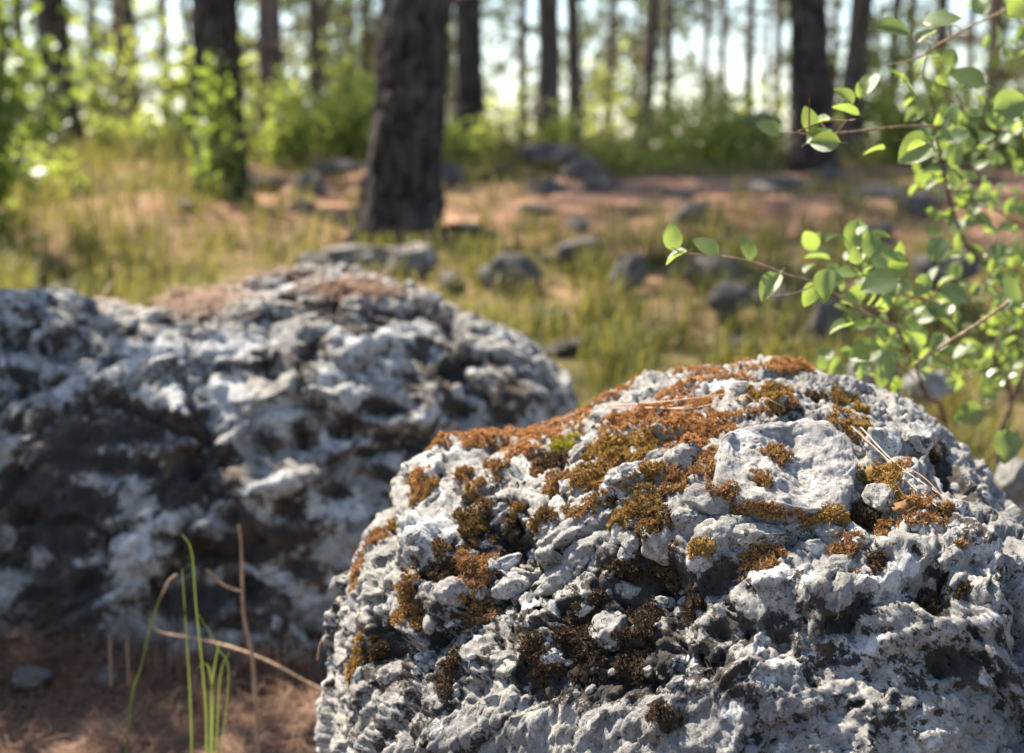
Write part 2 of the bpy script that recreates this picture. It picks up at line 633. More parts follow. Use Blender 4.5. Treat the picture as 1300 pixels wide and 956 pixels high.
clasty = smooth(.0, .25, perlin(FP * 5, 31) + .06) * .8 + .2
d2 = ((gid - .5) * .009 - gedge * .0075 + worley.tilt * .007) * (clasty * .3 + .7 * busy)
h1, h2, hid = worley((Q + warp * .4) * np.array([58, 60, 84]), 23)
d2 += ((hid - .5) * .0020 - np.exp(-(h2 - h1) / .12) * .0012 + worley.tilt * .0013) * (.4 + .6 * busy)
d3 = fbm(FP * 13, 5, .55, 41, True) * .0042
crev = np.exp(-(g2 - g1) / .05) * np.clip(busy * 1.2, 0, 1)
k1, k2, kid = worley((Q + warp * 1.3) * np.array([12, 13, 17]), 29)
calm = np.clip(1 - 1.3 * busy, 0, 1)
crack_line = np.exp(-(k2 - k1) / .035) * smooth(.0, .25, perlin(FP * 5.5, 37)) * (.3 + .7 * calm)
d2 += (worley.tilt * .010 + (kid - .5) * .006) * calm
FP = FP + FN * (d1 + d2 + d3 - .007 * crev - .006 * crack_line)[:, None]
FN = outward(grid_normals(FP, NF), FP, FC)
pit = perlin(FP * 48, 51)
pit2 = perlin(FP * 95, 52)
d4 = fbm(FP * 70, 4, .65, 43) * .0034 - np.maximum(0, pit - .22) * .016 - np.maximum(0, pit2 - .28) * .007 + np.maximum(0, perlin(FP * 33, 57) - .1) * .004
d4 -= np.maximum(0, perlin(FP * 150, 58) - .18) * .006
FP = FP + FN * d4[:, None]
FN = outward(grid_normals(FP, NF), FP, FC)

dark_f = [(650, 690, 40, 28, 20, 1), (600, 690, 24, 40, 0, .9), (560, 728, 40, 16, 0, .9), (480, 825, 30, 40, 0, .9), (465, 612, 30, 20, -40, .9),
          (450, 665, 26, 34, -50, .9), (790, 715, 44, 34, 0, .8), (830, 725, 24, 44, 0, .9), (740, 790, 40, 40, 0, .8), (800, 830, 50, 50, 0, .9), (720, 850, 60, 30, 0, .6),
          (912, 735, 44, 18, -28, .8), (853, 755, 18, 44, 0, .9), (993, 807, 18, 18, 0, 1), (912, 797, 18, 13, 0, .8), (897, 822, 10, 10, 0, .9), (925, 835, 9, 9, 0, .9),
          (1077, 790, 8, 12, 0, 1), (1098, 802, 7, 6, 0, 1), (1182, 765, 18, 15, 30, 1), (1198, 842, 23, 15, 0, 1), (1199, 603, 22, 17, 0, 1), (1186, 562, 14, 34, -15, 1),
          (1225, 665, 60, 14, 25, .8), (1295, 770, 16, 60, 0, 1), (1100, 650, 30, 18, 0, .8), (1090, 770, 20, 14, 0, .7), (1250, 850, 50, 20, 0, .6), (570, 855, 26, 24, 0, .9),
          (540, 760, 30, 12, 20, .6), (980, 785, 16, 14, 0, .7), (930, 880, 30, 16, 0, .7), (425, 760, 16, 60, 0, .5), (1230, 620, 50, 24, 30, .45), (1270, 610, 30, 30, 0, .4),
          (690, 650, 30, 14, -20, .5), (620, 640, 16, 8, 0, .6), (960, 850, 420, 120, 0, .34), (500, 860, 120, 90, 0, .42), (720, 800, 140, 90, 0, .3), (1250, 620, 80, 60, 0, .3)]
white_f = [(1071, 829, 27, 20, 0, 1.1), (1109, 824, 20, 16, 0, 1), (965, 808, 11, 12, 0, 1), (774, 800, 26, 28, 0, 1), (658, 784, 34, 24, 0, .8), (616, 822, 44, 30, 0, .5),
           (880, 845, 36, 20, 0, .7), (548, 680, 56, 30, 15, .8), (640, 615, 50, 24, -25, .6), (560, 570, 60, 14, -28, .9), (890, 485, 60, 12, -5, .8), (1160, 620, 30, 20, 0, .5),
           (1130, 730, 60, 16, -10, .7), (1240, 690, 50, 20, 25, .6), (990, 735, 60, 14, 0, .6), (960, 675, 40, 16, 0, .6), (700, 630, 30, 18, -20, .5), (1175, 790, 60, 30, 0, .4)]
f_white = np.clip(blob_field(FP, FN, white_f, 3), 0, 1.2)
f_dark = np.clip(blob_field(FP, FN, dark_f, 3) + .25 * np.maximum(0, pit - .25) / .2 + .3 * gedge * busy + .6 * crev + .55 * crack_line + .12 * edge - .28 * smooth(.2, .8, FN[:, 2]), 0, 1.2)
rr_ = np.random.default_rng(55)
for (rx_, ry_, rad_) in [(1031, 812, 21)] + [(rr_.uniform(480, 1280), rr_.uniform(620, 900), rr_.uniform(7, 16)) for _ in range(22)]:
    hp = pick(FP, FN, rx_, ry_)
    if hp:
        dist = np.linalg.norm(FP - hp[0], axis=1) / (rad_ * hp[1] / FPX)
        f_white = np.clip(f_white + 1.1 * np.exp(-((dist - 1) / .16) ** 2) + .35 * (dist < 1), 0, 1.3)
        f_dark = f_dark * np.clip(dist * 1.2 - .6, 0, 1)
base_f = Vector((FC[0], FC[1], float(gz(FC[0], FC[1])[0])))
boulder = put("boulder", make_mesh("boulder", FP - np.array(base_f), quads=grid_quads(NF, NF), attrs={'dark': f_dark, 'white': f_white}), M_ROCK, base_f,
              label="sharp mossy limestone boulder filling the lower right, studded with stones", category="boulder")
step = 2
idx = np.arange(NF * NF).reshape(NF, NF)[::step, ::step]
FV = FP[idx.ravel()]
fq = grid_quads(idx.shape[1], idx.shape[0])
bvh_rock = BVHTree.FromPolygons([Vector(v) for v in FV], [tuple(q) for q in fq.tolist()])


def hit(px, py, bvh):
    d = ray(px, py).normalized()
    loc, nor, i, dist = bvh.ray_cast(CAMP, d)
    if loc is None:
        return None
    if nor.dot(d) > 0:
        nor = -nor
    return loc, nor, (loc - CAMP).dot(FWD)


# ---- stones set in the front boulder
def ico(sub):
    import bmesh
    bm = bmesh.new()
    bmesh.ops.create_icosphere(bm, subdivisions=sub, radius=1)
    v = np.array([tuple(x.co) for x in bm.verts])
    f = np.array([[x.index for x in q.verts] for q in bm.faces])
    bm.free()
    return v, f


ICO = {k: ico(k) for k in (2, 3, 4, 5)}


def stone_shape(seed, sub=4, cuts=11, rough=.06):
    r = np.random.default_rng(seed)
    v, f = ICO[sub]
    p = v.copy()
    for _ in range(cuts):
        n = r.normal(size=3)
        n /= np.linalg.norm(n)
        dd = r.uniform(.62, .9)
        o = p @ n - dd
        p = p - np.where(o > 0, o, 0)[:, None] * n * .93
    off = r.uniform(0, 50, 3)
    nn = fbm(p * 1.7 + off, 4, .5, seed) * .16 + fbm(p * 6 + off, 3, .55, seed + 5) * rough
    return p + v * nn[:, None], f


solid_v, solid_f, solid_n = [FV], [fq], len(FV)     # everything the moss can grow on


def add_solid(v, f):
    global solid_n
    solid_v.append(v)
    solid_f.append(f + solid_n)
    solid_n += len(v)


stones = [(724, 672, 55, 15, -27), (793, 601, 28, 15, -8), (840, 682, 25, 31, 10), (800, 690, 14, 19, -20), (786, 671, 8, 14, 20), (744, 694, 21, 12, -15), (775, 553, 14, 9, -30),
          (760, 533, 13, 9, 0), (806, 548, 20, 8, -18), (737, 573, 17, 10, -45), (765, 587, 12, 7, 5), (805, 576, 13, 8, -5), (844, 582, 22, 11, 12), (733, 597, 9, 7, 0),
          (735, 625, 20, 10, -14), (631, 650, 15, 12, -20), (725, 648, 10, 5, -22), (652, 743, 27, 13, -28), (708, 735, 32, 17, -25), (738, 707, 24, 18, -10), (642, 716, 24, 9, -27),
          (703, 780, 9, 17, 0), (742, 773, 19, 10, -27), (795, 750, 19, 11, 6), (774, 800, 22, 26, 20), (772, 730, 9, 6, -15), (842, 765, 16, 8, 5), (716, 756, 5, 4, 0),
          (795, 705, 10, 15, 10), (575, 752, 22, 17, 5), (543, 743, 5, 5, 0), (550, 632, 12, 4, -32), (871, 582, 25, 22, 10), (901, 636, 32, 20, 15), (1008, 668, 34, 17, -12),
          (1056, 673, 17, 9, -5), (960, 680, 48, 18, -8), (1032, 694, 14, 11, 10), (1084, 687, 19, 14, -22), (1116, 632, 19, 22, 0), (1121, 562, 23, 26, 15), (1160, 556, 22, 24, 5),
          (1173, 625, 12, 9, 15), (1189, 640, 13, 9, 15), (1220, 644, 11, 12, 0), (1067, 716, 18, 11, 5), (944, 492, 17, 7, 0), (925, 478, 13, 6, 0), (700, 832, 14, 11, -15),
          (545, 790, 8, 14, 0), (527, 700, 9, 8, 0), (680, 705, 12, 8, -20), (828, 628, 18, 9, -8), (682, 617, 20, 9, -20), (1040, 640, 10, 7, 0), (764, 632, 10, 5, -25),
          (870, 655, 16, 10, 0), (640, 838, 22, 12, -10), (505, 855, 26, 14, -12), (436, 700, 12, 14, 0), (430, 745, 10, 14, 20), (1003, 488, 10, 5, 0), (815, 500, 18, 6, -8),
          (776, 508, 9, 6, 0), (845, 520, 12, 4, 0), (1085, 505, 14, 8, 20), (1150, 590, 14, 9, 30)]
rs_ = np.random.default_rng(44)
for _ in range(70):
    stones.append((rs_.uniform(560, 870), rs_.uniform(640, 890), rs_.uniform(5, 13), rs_.uniform(4, 7), rs_.normal() * 22 - 22))
for _ in range(24):
    stones.append((rs_.uniform(1080, 1290), rs_.uniform(540, 680), rs_.uniform(5, 13), rs_.uniform(5, 9), rs_.normal() * 22 + 22))
for _ in range(18):
    stones.append((rs_.uniform(430, 560), rs_.uniform(620, 880), rs_.uniform(5, 12), rs_.uniform(4, 8), rs_.normal() * 25 - 35))
for i, (px, py, rx, ry, ang) in enumerate(stones):
    h = hit(px, py, bvh_rock)
    if h is None:
        continue
    loc, nor, dep = h
    s = dep / FPX
    v, f = stone_shape(100 + i, 4 if rx > 9 else 3)
    ca, sa = math.cos(R(-ang)), math.sin(R(-ang))
    ax = RGT * ca + UP * sa
    ay = UP * ca - RGT * sa
    ay = (ay + FWD * .35).normalized()              # lean back with the slope
    az = ax.cross(ay).normalized()
    rz = min(rx, ry) * .85 + .15 * max(rx, ry)
    M = np.array([ax * rx * s * 1.12, ay * ry * s * 1.15, az * rz * s])
    c = np.array(loc - nor * rz * s * (.08 if rx < 40 else .22))
    w = v @ M
    add_solid(w + c, f)
    big = rx > 12
    put("stone", make_mesh("stone", w, tris=f, attrs={'dark': np.zeros(len(v)) + random.choice([0, .1, .3, .45]), 'white': np.full(len(v), random.choice([0, .2, .5]))}), M_STONE, Vector(c), boulder)

# ---- the smooth plate set in its top
plate_px = [(340, 240), (355, 180), (400, 130), (500, 80), (600, 62), (700, 50), (830, 36), (950, 30), (1040, 55), (1100, 90), (1220, 180), (1258, 300), (1250, 420), (1205, 560),
            (1190, 650), (1140, 706), (1050, 672), (900, 655), (760, 645), (640, 612), (520, 575), (440, 490), (350, 410), (338, 320)]
plate_px = [(850 + x / 5.3125, 520 + y / 5.3125) for x, y in plate_px]
h = hit(1003, 588, bvh_rock)
pn = Vector((.06, -.46, .88)).normalized()
pc = h[0] + pn * .020
e1 = (RGT - pn * RGT.dot(pn)).normalized()
e2 = pn.cross(e1)
outl = []
for x, y in plate_px:
    d = ray(x, y)
    t = (pc - CAMP).dot(pn) / d.dot(pn)
    q = CAMP + d * t - pc
    outl.append(complex(q.dot(e1), q.dot(e2)))
cen = sum(outl) / len(outl)
angs = np.array([np.angle(o - cen) for o in outl])
rad = np.array([abs(o - cen) for o in outl])
o_ = np.argsort(angs)
na, nr = 120, 56
th = np.linspace(-np.pi, np.pi, na, endpoint=False)
rr = np.interp(th, np.concatenate([angs[o_] - 2 * np.pi, angs[o_], angs[o_] + 2 * np.pi]), np.tile(rad[o_], 3))
V = []
rs = np.concatenate([np.linspace(.0, .97, nr), [1.0, 1.02, 1.02, 1.0, .95]])
zs = np.concatenate([np.zeros(nr), [-.004, -.011, -.024, -.040, -.050]])
for k, (a, z) in enumerate(zip(rs, zs)):
    x, y = rr * a * np.cos(th), rr * a * np.sin(th)
    V.append(np.stack([x, y, np.full(na, z)], -1))
V = np.concatenate(V)
rn = np.repeat(rs, na)
top = (np.repeat(np.arange(len(rs)), na) < nr)
q3 = V * np.array([1, 1, .6])
V[:, 2] += np.where(top, -.0045 * (1 - rn ** 2) - .003 * smooth(.86, 1, rn), 0)
V[:, 2] += fbm(q3 * 22 + 5, 6, .6, 61) * .0068
V[:, 2] -= top * np.maximum(0, perlin(q3 * 60, 62) - .2) * .010
V[:, :2] *= 1 + (fbm(q3 * 30, 4, .6, 63) * .06)[:, None] * rn[:, None]
nx_ = V[:, 0] - .006
ny_ = V[:, 1] - .034
V[:, 2] -= top * .010 * smooth(.028, .010, np.hypot(nx_ * .75, ny_)) * smooth(.016, .008, nx_)
B = np.array([e1, e2, pn])
W3 = V @ B
W3 = W3 + np.array(e1 * cen.real + e2 * cen.imag)
pf = grid_quads(na, len(rs), True)
add_solid_tri = np.concatenate([pf[:, [0, 1, 2]], pf[:, [0, 2, 3]]])
add_solid(W3 + np.array(pc), np.concatenate([add_solid_tri]))
put("plate", make_mesh("plate", W3, quads=pf, attrs={'dark': np.zeros(len(V)), 'white': np.full(len(V), .12)}), M_PLATE, pc, boulder,
    label="broad smooth grey slab set into the top of the boulder")

tri_f = []
for f in solid_f:
    tri_f.append(f if f.shape[1] == 3 else np.concatenate([f[:, [0, 1, 2]], f[:, [0, 2, 3]]]))
bvh_all = BVHTree.FromPolygons([Vector(v) for v in np.concatenate(solid_v)], [tuple(q) for q in np.concatenate(tri_f).tolist()])

# ---- moss cushions on the front boulder
ORG, BRN, OLV, DRK, GRN = 0.0, .25, .5, .75, 1.0
moss = [(640, 552, 46, 16, ORG), (690, 530, 50, 15, ORG), (735, 512, 45, 12, ORG), (700, 552, 40, 13, ORG), (780, 500, 40, 8, ORG), (765, 542, 40, 11, ORG), (828, 532, 46, 9, ORG),
        (880, 537, 36, 14, .08), (870, 512, 44, 6, ORG), (905, 549, 26, 9, .1), (950, 527, 34, 5, .1), (845, 546, 28, 9, .08), (900, 471, 44, 6, ORG), (960, 467, 42, 5, ORG),
        (1002, 466, 22, 5, ORG), (932, 477, 36, 5, ORG), (870, 488, 30, 5, ORG), (790, 479, 22, 5, .1), (600, 560, 22, 5, ORG), (560, 562, 18, 4, ORG), (660, 575, 16, 6, ORG),
        (532, 610, 20, 12, .05), (541, 626, 20, 11, .35), (585, 606, 14, 7, BRN), (600, 621, 14, 9, .35), (624, 593, 8, 6, BRN), (478, 685, 11, 24, .15), (452, 728, 9, 24, .1),
        (500, 668, 9, 22, .35), (600, 665, 18, 28, .62), (603, 722, 21, 20, .15), (522, 735, 12, 14, .4), (520, 775, 18, 18, .35), (611, 778, 25, 20, .18), (456, 833, 9, 16, .4),
        (446, 857, 10, 9, .4), (570, 852, 13, 16, .7), (714, 571, 19, 9, GRN), (704, 589, 20, 12, .7), (684, 596, 11, 7, BRN), (763, 570, 19, 10, OLV), (779, 578, 14, 8, OLV),
        (748, 602, 24, 14, .38), (782, 588, 8, 5, .1), (707, 613, 16, 8, BRN), (748, 642, 26, 11, .3), (823, 566, 19, 13, OLV), (788, 561, 9, 7, OLV), (812, 584, 10, 6, OLV),
        (823, 603, 13, 8, .42), (856, 608, 9, 8, BRN), (852, 625, 18, 6, .2), (827, 650, 23, 14, .6), (793, 656, 19, 8, .55), (658, 677, 26, 15, .62), (682, 662, 22, 10, .6),
        (633, 598, 12, 7, .3), (790, 722, 20, 14, .84), (832, 715, 12, 20, .84), (735, 792, 12, 14, .84), (752, 760, 11, 7, .84), (745, 832, 20, 17, .84), (800, 838, 17, 20, .84),
        (822, 792, 17, 19, .84), (690, 850, 18, 16, .72), (868, 541, 24, 14, .05), (888, 557, 15, 12, .1), (905, 583, 16, 13, .2), (906, 601, 11, 10, BRN), (867, 610, 20, 8, .2),
        (921, 626, 24, 8, .2), (955, 645, 27, 9, .35), (998, 653, 25, 6, .3), (1051, 655, 24, 9, .45), (988, 581, 16, 9, .3), (965, 614, 12, 10, .3), (984, 643, 9, 4, BRN),
        (1082, 541, 25, 10, .45), (890, 691, 16, 8, .45), (967, 720, 23, 14, .22), (1076, 704, 16, 7, .22), (857, 735, 9, 14, .7), (1113, 598, 21, 12, .48), (1131, 611, 11, 10, .45),
        (1141, 595, 12, 8, .1), (1158, 645, 19, 8, .12), (1173, 660, 26, 6, .15), (1122, 671, 10, 14, .3), (1206, 646, 9, 5, .3), (1100, 656, 20, 12, .7), (977, 496, 29, 8, .5),
        (1067, 511, 19, 9, .5), (1095, 522, 9, 6, .5), (1039, 508, 10, 8, .7), (1000, 513, 12, 5, .2), (982, 508, 12, 4, .45), (1018, 469, 12, 4, .45), (834, 466, 15, 5, .45),
        (1220, 748, 11, 9, .7), (1218, 695, 6, 4, .3), (1115, 717, 11, 6, .7), (475, 655, 9, 12, .3), (655, 645, 12, 6, .4), (560, 700, 10, 10, .6), (880, 770, 12, 10, .72),
        (722, 806, 16, 12, .8), (676, 822, 12, 10, .76), (840, 905, 16, 10, .8), (560, 728, 22, 7, .7), (480, 826, 14, 14, .72), (1182, 768, 9, 7, .72), (1180, 575, 8, 18, .74)]


def build_moss(i, px, py, rx, ry, hue):
    if rx == 0:
        return
    rx, ry = rx * 1.12, ry * 1.12
    h = hit(px, py, bvh_all)
    if h is None:
        return
    loc, nor, dep = h
    s = dep / FPX
    carpet = rx > 28
    # tangent ellipse: along the picture's x, and up the slope
    nn = (nor + Vector((0, -.25, .75))).normalized()
    tx = (RGT - nn * RGT.dot(nn)).normalized()
    ty = nn.cross(tx)
    fore = max(.28, abs((ty - FWD * ty.dot(FWD)).length))
    a, b = rx * s, min(ry * s / fore, rx * s * 2.4)
    r = np.random.default_rng(900 + i)
    off = r.uniform(0, 90)
    H = .0042 if carpet else .0055 + .10 * min(a, b)
    spacing = .0019 if carpet else .0017
    n = int(3.14 * a * b * 1.5 / spacing ** 2)
    n = min(n, 2600)
    u = r.uniform(-1.25, 1.25, (n, 2))
    lim = 1 + 1.1 * fbm(np.stack([u[:, 0] * a * 60 + off, u[:, 1] * b * 60, np.zeros(n)], -1), 3, .6, 77)
    rho = np.hypot(u[:, 0], u[:, 1])
    hole = perlin(np.stack([u[:, 0] * a * 110 + off, u[:, 1] * b * 110, np.ones(n)], -1), 78)
    keep = (rho < lim) & (hole < (.34 if carpet else .45))
    u, rho, lim = u[keep], rho[keep], lim[keep]
    prof = np.sqrt(np.clip(1 - (rho / np.maximum(lim, .05)) ** 2, 0, 1))
    C, Nn, E = [], [], []
    for (uu, vv), pr in zip(u, prof):
        p0 = loc + tx * (uu * a) + ty * (vv * b) + nn * .03
        q, qn, _, _ = bvh_all.ray_cast(p0, -nn, .075)
        if q is None:
            continue
        if abs((q - loc).dot(nn)) > .55 * max(a, b) + .004:
            continue
        if qn.dot(nn) < 0:
            qn = -qn
        C.append(q)
        Nn.append(qn)
        E.append(pr)
    if len(C) < 6:
        return
    C, Nn, E = np.array([tuple(c) for c in C]), np.array([tuple(c) for c in Nn]), np.array(E)
    Nn = Nn * .5 + np.array(nn) * .5
    Nn /= np.linalg.norm(Nn, axis=1)[:, None]
    bump = 1 + .9 * fbm(C * 160, 2, .5, 79)
    C2 = C + Nn * (H * E * bump)[:, None]
    m = len(C)
    K = 7
    base = np.repeat(C2, K, 0) - np.repeat(Nn, K, 0) * .0012
    nrm = np.repeat(Nn, K, 0)
    dirs = r.normal(size=(m * K, 3))
    dirs -= nrm * (dirs * nrm).sum(1)[:, None]
    dirs /= np.linalg.norm(dirs, axis=1)[:, None] + 1e-9
    side = np.cross(nrm, dirs)
    L = r.uniform(.0018, .0036, (m * K, 1))
    lift = r.uniform(.15, 1.3, (m * K, 1))
    tip = base + (dirs + nrm * lift) * L
    w = L * .24
    mid = base + (dirs + nrm * lift) * L * .35
    V = np.concatenate([base - nrm * .0015, mid + side * w, tip, mid - side * w])
    k = np.arange(m * K)
    n4 = m * K
    quads = np.stack([k, k + n4, k + 2 * n4, k + 3 * n4], -1)
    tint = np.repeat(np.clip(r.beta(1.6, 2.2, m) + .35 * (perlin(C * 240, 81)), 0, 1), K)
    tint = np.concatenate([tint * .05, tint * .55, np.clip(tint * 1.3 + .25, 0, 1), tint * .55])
    hu = np.clip(hue + (.04 * r.normal(size=m) + .10 * perlin(C * 70, 82)) * (.3 if hue > .6 else 1), 0, 1)
    hu = np.tile(np.repeat(hu, K), 4)
    # the cushion itself: lumps under the leaflets
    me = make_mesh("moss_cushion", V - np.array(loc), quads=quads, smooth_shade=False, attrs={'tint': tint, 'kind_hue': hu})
    lab = None
    if hue == GRN:
        lab = "small bright yellow-green cushion among the brown ones"
    o = put("moss_cushion", me, M_MOSS, loc, boulder, label=lab)
    # a low soil-brown pad underneath so rock does not show between the leaflets
    na, nr = 18, 5
    PV = []
    for kr in range(nr + 1):
        for ka in range(na):
            an = 2 * math.pi * ka / na
            uu, vv = math.cos(an) * kr / nr, math.sin(an) * kr / nr
            lm = 1 + 1.1 * float(fbm(np.array([[uu * a * 60 + off, vv * b * 60, 0]]), 3, .6, 77)[0])
            lm = max(.25, lm * .86)
            p0 = loc + tx * (uu * a * lm) + ty * (vv * b * lm) + nn * .03
            q, qn, _, _ = bvh_all.ray_cast(p0, -nn, .075)
            if q is None:
                q = p0 - nn * .034
            dq = (q - loc).dot(nn)
            lim_ = .4 * max(a, b)
            q = q + nn * (max(-lim_, min(lim_, dq)) - dq)
            PV.append(tuple(q + nn * (H * .50 * math.sqrt(max(0, 1 - (kr / nr) ** 2)) - (.002 if kr == nr else 0))))
    if not carpet:
        PV = np.array(PV) - np.array(loc)
        pm = make_mesh("moss_pad", PV, quads=grid_quads(na, nr + 1, True), attrs={'tint': np.full(len(PV), .06), 'kind_hue': np.full(len(PV), hue)})
        put("moss_pad", pm, M_MOSS, o.location, o)


for i, mrow in enumerate(moss):
    build_moss(i, *mrow)

# ---- the rear boulder, out of focus on the left
BC = (-.52, 2.95, .40)
NB = 330
bd = star_directions(NB, (.0, -.80, .62))
b_prims = [((-.62, 3.0, .24), (.66, .60, .44), 2.8, 4, 1),
           ((-.38, 3.0, .42), (.29, .40, .345), 2.3, 0, 1),
           ((-.06, 2.95, .30), (.22, .32, .345), 2.3, 0, 1),
           ((-1.05, 3.0, .25), (.26, .45, .47), 2.5, 0, 1),
           ((-.55, 2.75, .12), (.55, .42, .30), 2.3, 0, 1)]
BP = star_solve(BC, bd, b_prims, .10)
BN = outward(grid_normals(BP, NB), BP, BC)
crack = []
for pts, w, amt in (([(90, 585), (140, 592), (190, 592), (240, 586), (290, 577), (340, 563), (390, 550), (440, 536), (480, 520)], 17, -.075),
                    ([(20, 420), (22, 480), (18, 540), (16, 600), (14, 660), (12, 720)], 16, -.07),
                    ([(70, 440), (120, 432), (165, 420), (215, 405), (260, 400)], 13, -.045),  # traces a ledge's shadow, which is also darkened in the colour
                    ([(400, 385), (425, 400), (455, 410), (485, 402)], 16, -.055),
                    ([(290, 470), (335, 462), (380, 450), (400, 430)], 11, -.04),
                    ([(255, 690), (310, 668), (370, 648), (430, 620), (480, 600)], 15, -.05),
                    ([(550, 430), (570, 470), (585, 520), (600, 560)], 15, -.045),
                    ([(120, 640), (90, 690), (100, 740)], 24, -.04),
                    ([(520, 480), (505, 520), (490, 555)], 12, -.035),
                    ([(250, 760), (310, 745), (380, 720)], 20, -.04)):
    for x, y in pts:
        crack.append((x, y, w * 1.5, w * .7, 10, amt * .5))
crack += [(250, 370, 50, 16, 0, -.03), (340, 340, 50, 14, -5, .02), (200, 460, 90, 30, -6, .03), (370, 500, 60, 30, 0, .03), (470, 440, 50, 34, 0, .035), (350, 620, 60, 26, -20, .05), (180, 690, 60, 40, -20, .05)]
BP = BP + BN * blob_field(BP, BN, crack)[:, None]
ca, sa = math.cos(R(10)), math.sin(R(10))
Q = np.stack([BP[:, 0] * ca + BP[:, 2] * sa, BP[:, 1], -BP[:, 0] * sa + BP[:, 2] * ca], -1)
wq = np.stack([perlin(BP * 5, 171), perlin(BP * 5, 172), perlin(BP * 5, 173)], -1) * .07
f1, f2, cid = worley((Q + wq) * np.array([4, 5, 8]), 121)
tilt1 = worley.tilt
bedge = np.exp(-(f2 - f1) / .09)
g1, g2, gid = worley((Q + wq) * np.array([11, 12, 20]), 122)
bgedge = np.exp(-(g2 - g1) / .10)
BP = BP + BN * ((cid - .5) * .036 - bedge * .018 + tilt1 * .026 + (gid - .5) * .008 - bgedge * .006 + worley.tilt * .008 + fbm(BP * 9, 5, .55, 141, True) * .010)[:, None]
BN = outward(grid_normals(BP, NB), BP, BC)
BP = BP + BN * (fbm(BP * 40, 3, .55, 142) * .006 - np.maximum(0, perlin(BP * 22, 143) - .25) * .035)[:, None]
BN = outward(grid_normals(BP, NB), BP, BC)
bwhite = [(260, 500, 60, 26, -10, .6), (80, 540, 40, 20, 0, .6), (420, 560, 40, 20, -20, .6), (300, 640, 50, 20, -20, .7), (520, 420, 40, 26, 0, .6), (600, 480, 30, 30, 0, .5), (150, 705, 40, 30, 0, 1.1), (205, 662, 30, 28, 0, 1.1), (355, 620, 36, 24, -20, 1), (370, 515, 18, 14, 0, 1.2), (120, 485, 60, 24, 0, .8), (200, 440, 70, 24, -10, .8),
          (330, 430, 50, 20, 0, .7), (470, 430, 50, 34, 0, .8), (485, 545, 22, 30, 0, .9), (320, 350, 60, 18, 0, .9), (640, 420, 24, 16, 0, .8), (40, 400, 40, 24, 0, .6), (360, 740, 40, 24, 0, .8),
          (440, 640, 24, 30, 0, .7), (560, 540, 26, 20, 0, .6), (420, 470, 30, 20, 0, .7), (130, 760, 30, 20, 0, .6)]
bdark = [(x, y, rx, ry, a, .75) for (x, y, rx, ry, a, m) in crack if m < 0] + [(120, 560, 80, 40, 0, .8), (60, 640, 60, 60, 0, .9), (250, 620, 60, 30, -15, .8), (560, 460, 40, 40, 0, .6), (640, 490, 30, 40, 0, .6),
                                                                             (200, 540, 70, 20, 0, .6), (320, 700, 90, 24, -15, .8), (90, 760, 60, 40, 0, .9), (280, 770, 100, 26, 0, .8)]
b_white = np.clip(blob_field(BP, BN, bwhite, 3), 0, 1.2)
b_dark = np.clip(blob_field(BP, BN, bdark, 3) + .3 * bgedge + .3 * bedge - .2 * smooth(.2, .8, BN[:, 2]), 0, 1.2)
base_b = Vector((BC[0], BC[1], float(gz(BC[0], BC[1])[0])))
put("boulder", make_mesh("boulder_rear", BP - np.array(base_b), quads=grid_quads(NB, NB), attrs={'dark': b_dark, 'white': b_white}), M_ROCK_BACK, base_b,
    label="long blurred grey boulder on the left, cracked and white with lichen", category="boulder")
bq = grid_quads(NB, NB)
bvh_back = BVHTree.FromPolygons([Vector(v) for v in BP], [tuple(q) for q in bq.tolist()])


# ------------------------------------------------------------------ smaller rocks
def add_rock(px, py, wpx, hpx, Yd, mat, label, seed, sub=4, sink=.25, name="rock", sitting=True):
    c = at(px, py, Yd)
    s = Yd / FPX
    v, f = stone_shape(seed, sub, 15, .13)
    rx, rz = wpx * s / 2, hpx * s / 2
    ry = max(rx, rz) * .8
    w = v * np.array([rx * 1.12, ry, rz * 1.2])
    base = Vector((c.x, c.y, c.z - rz * 1.1))
    w[:, 2] += rz
    w[:, 2] = np.where(w[:, 2] < 0, w[:, 2] * 3, w[:, 2])
    n = len(v)
    return put(name, make_mesh(name, w, tris=f, attrs={'dark': np.full(n, .1), 'white': np.full(n, .1)}), mat, base, label=label, category="rock", group="small rocks on the forest floor")


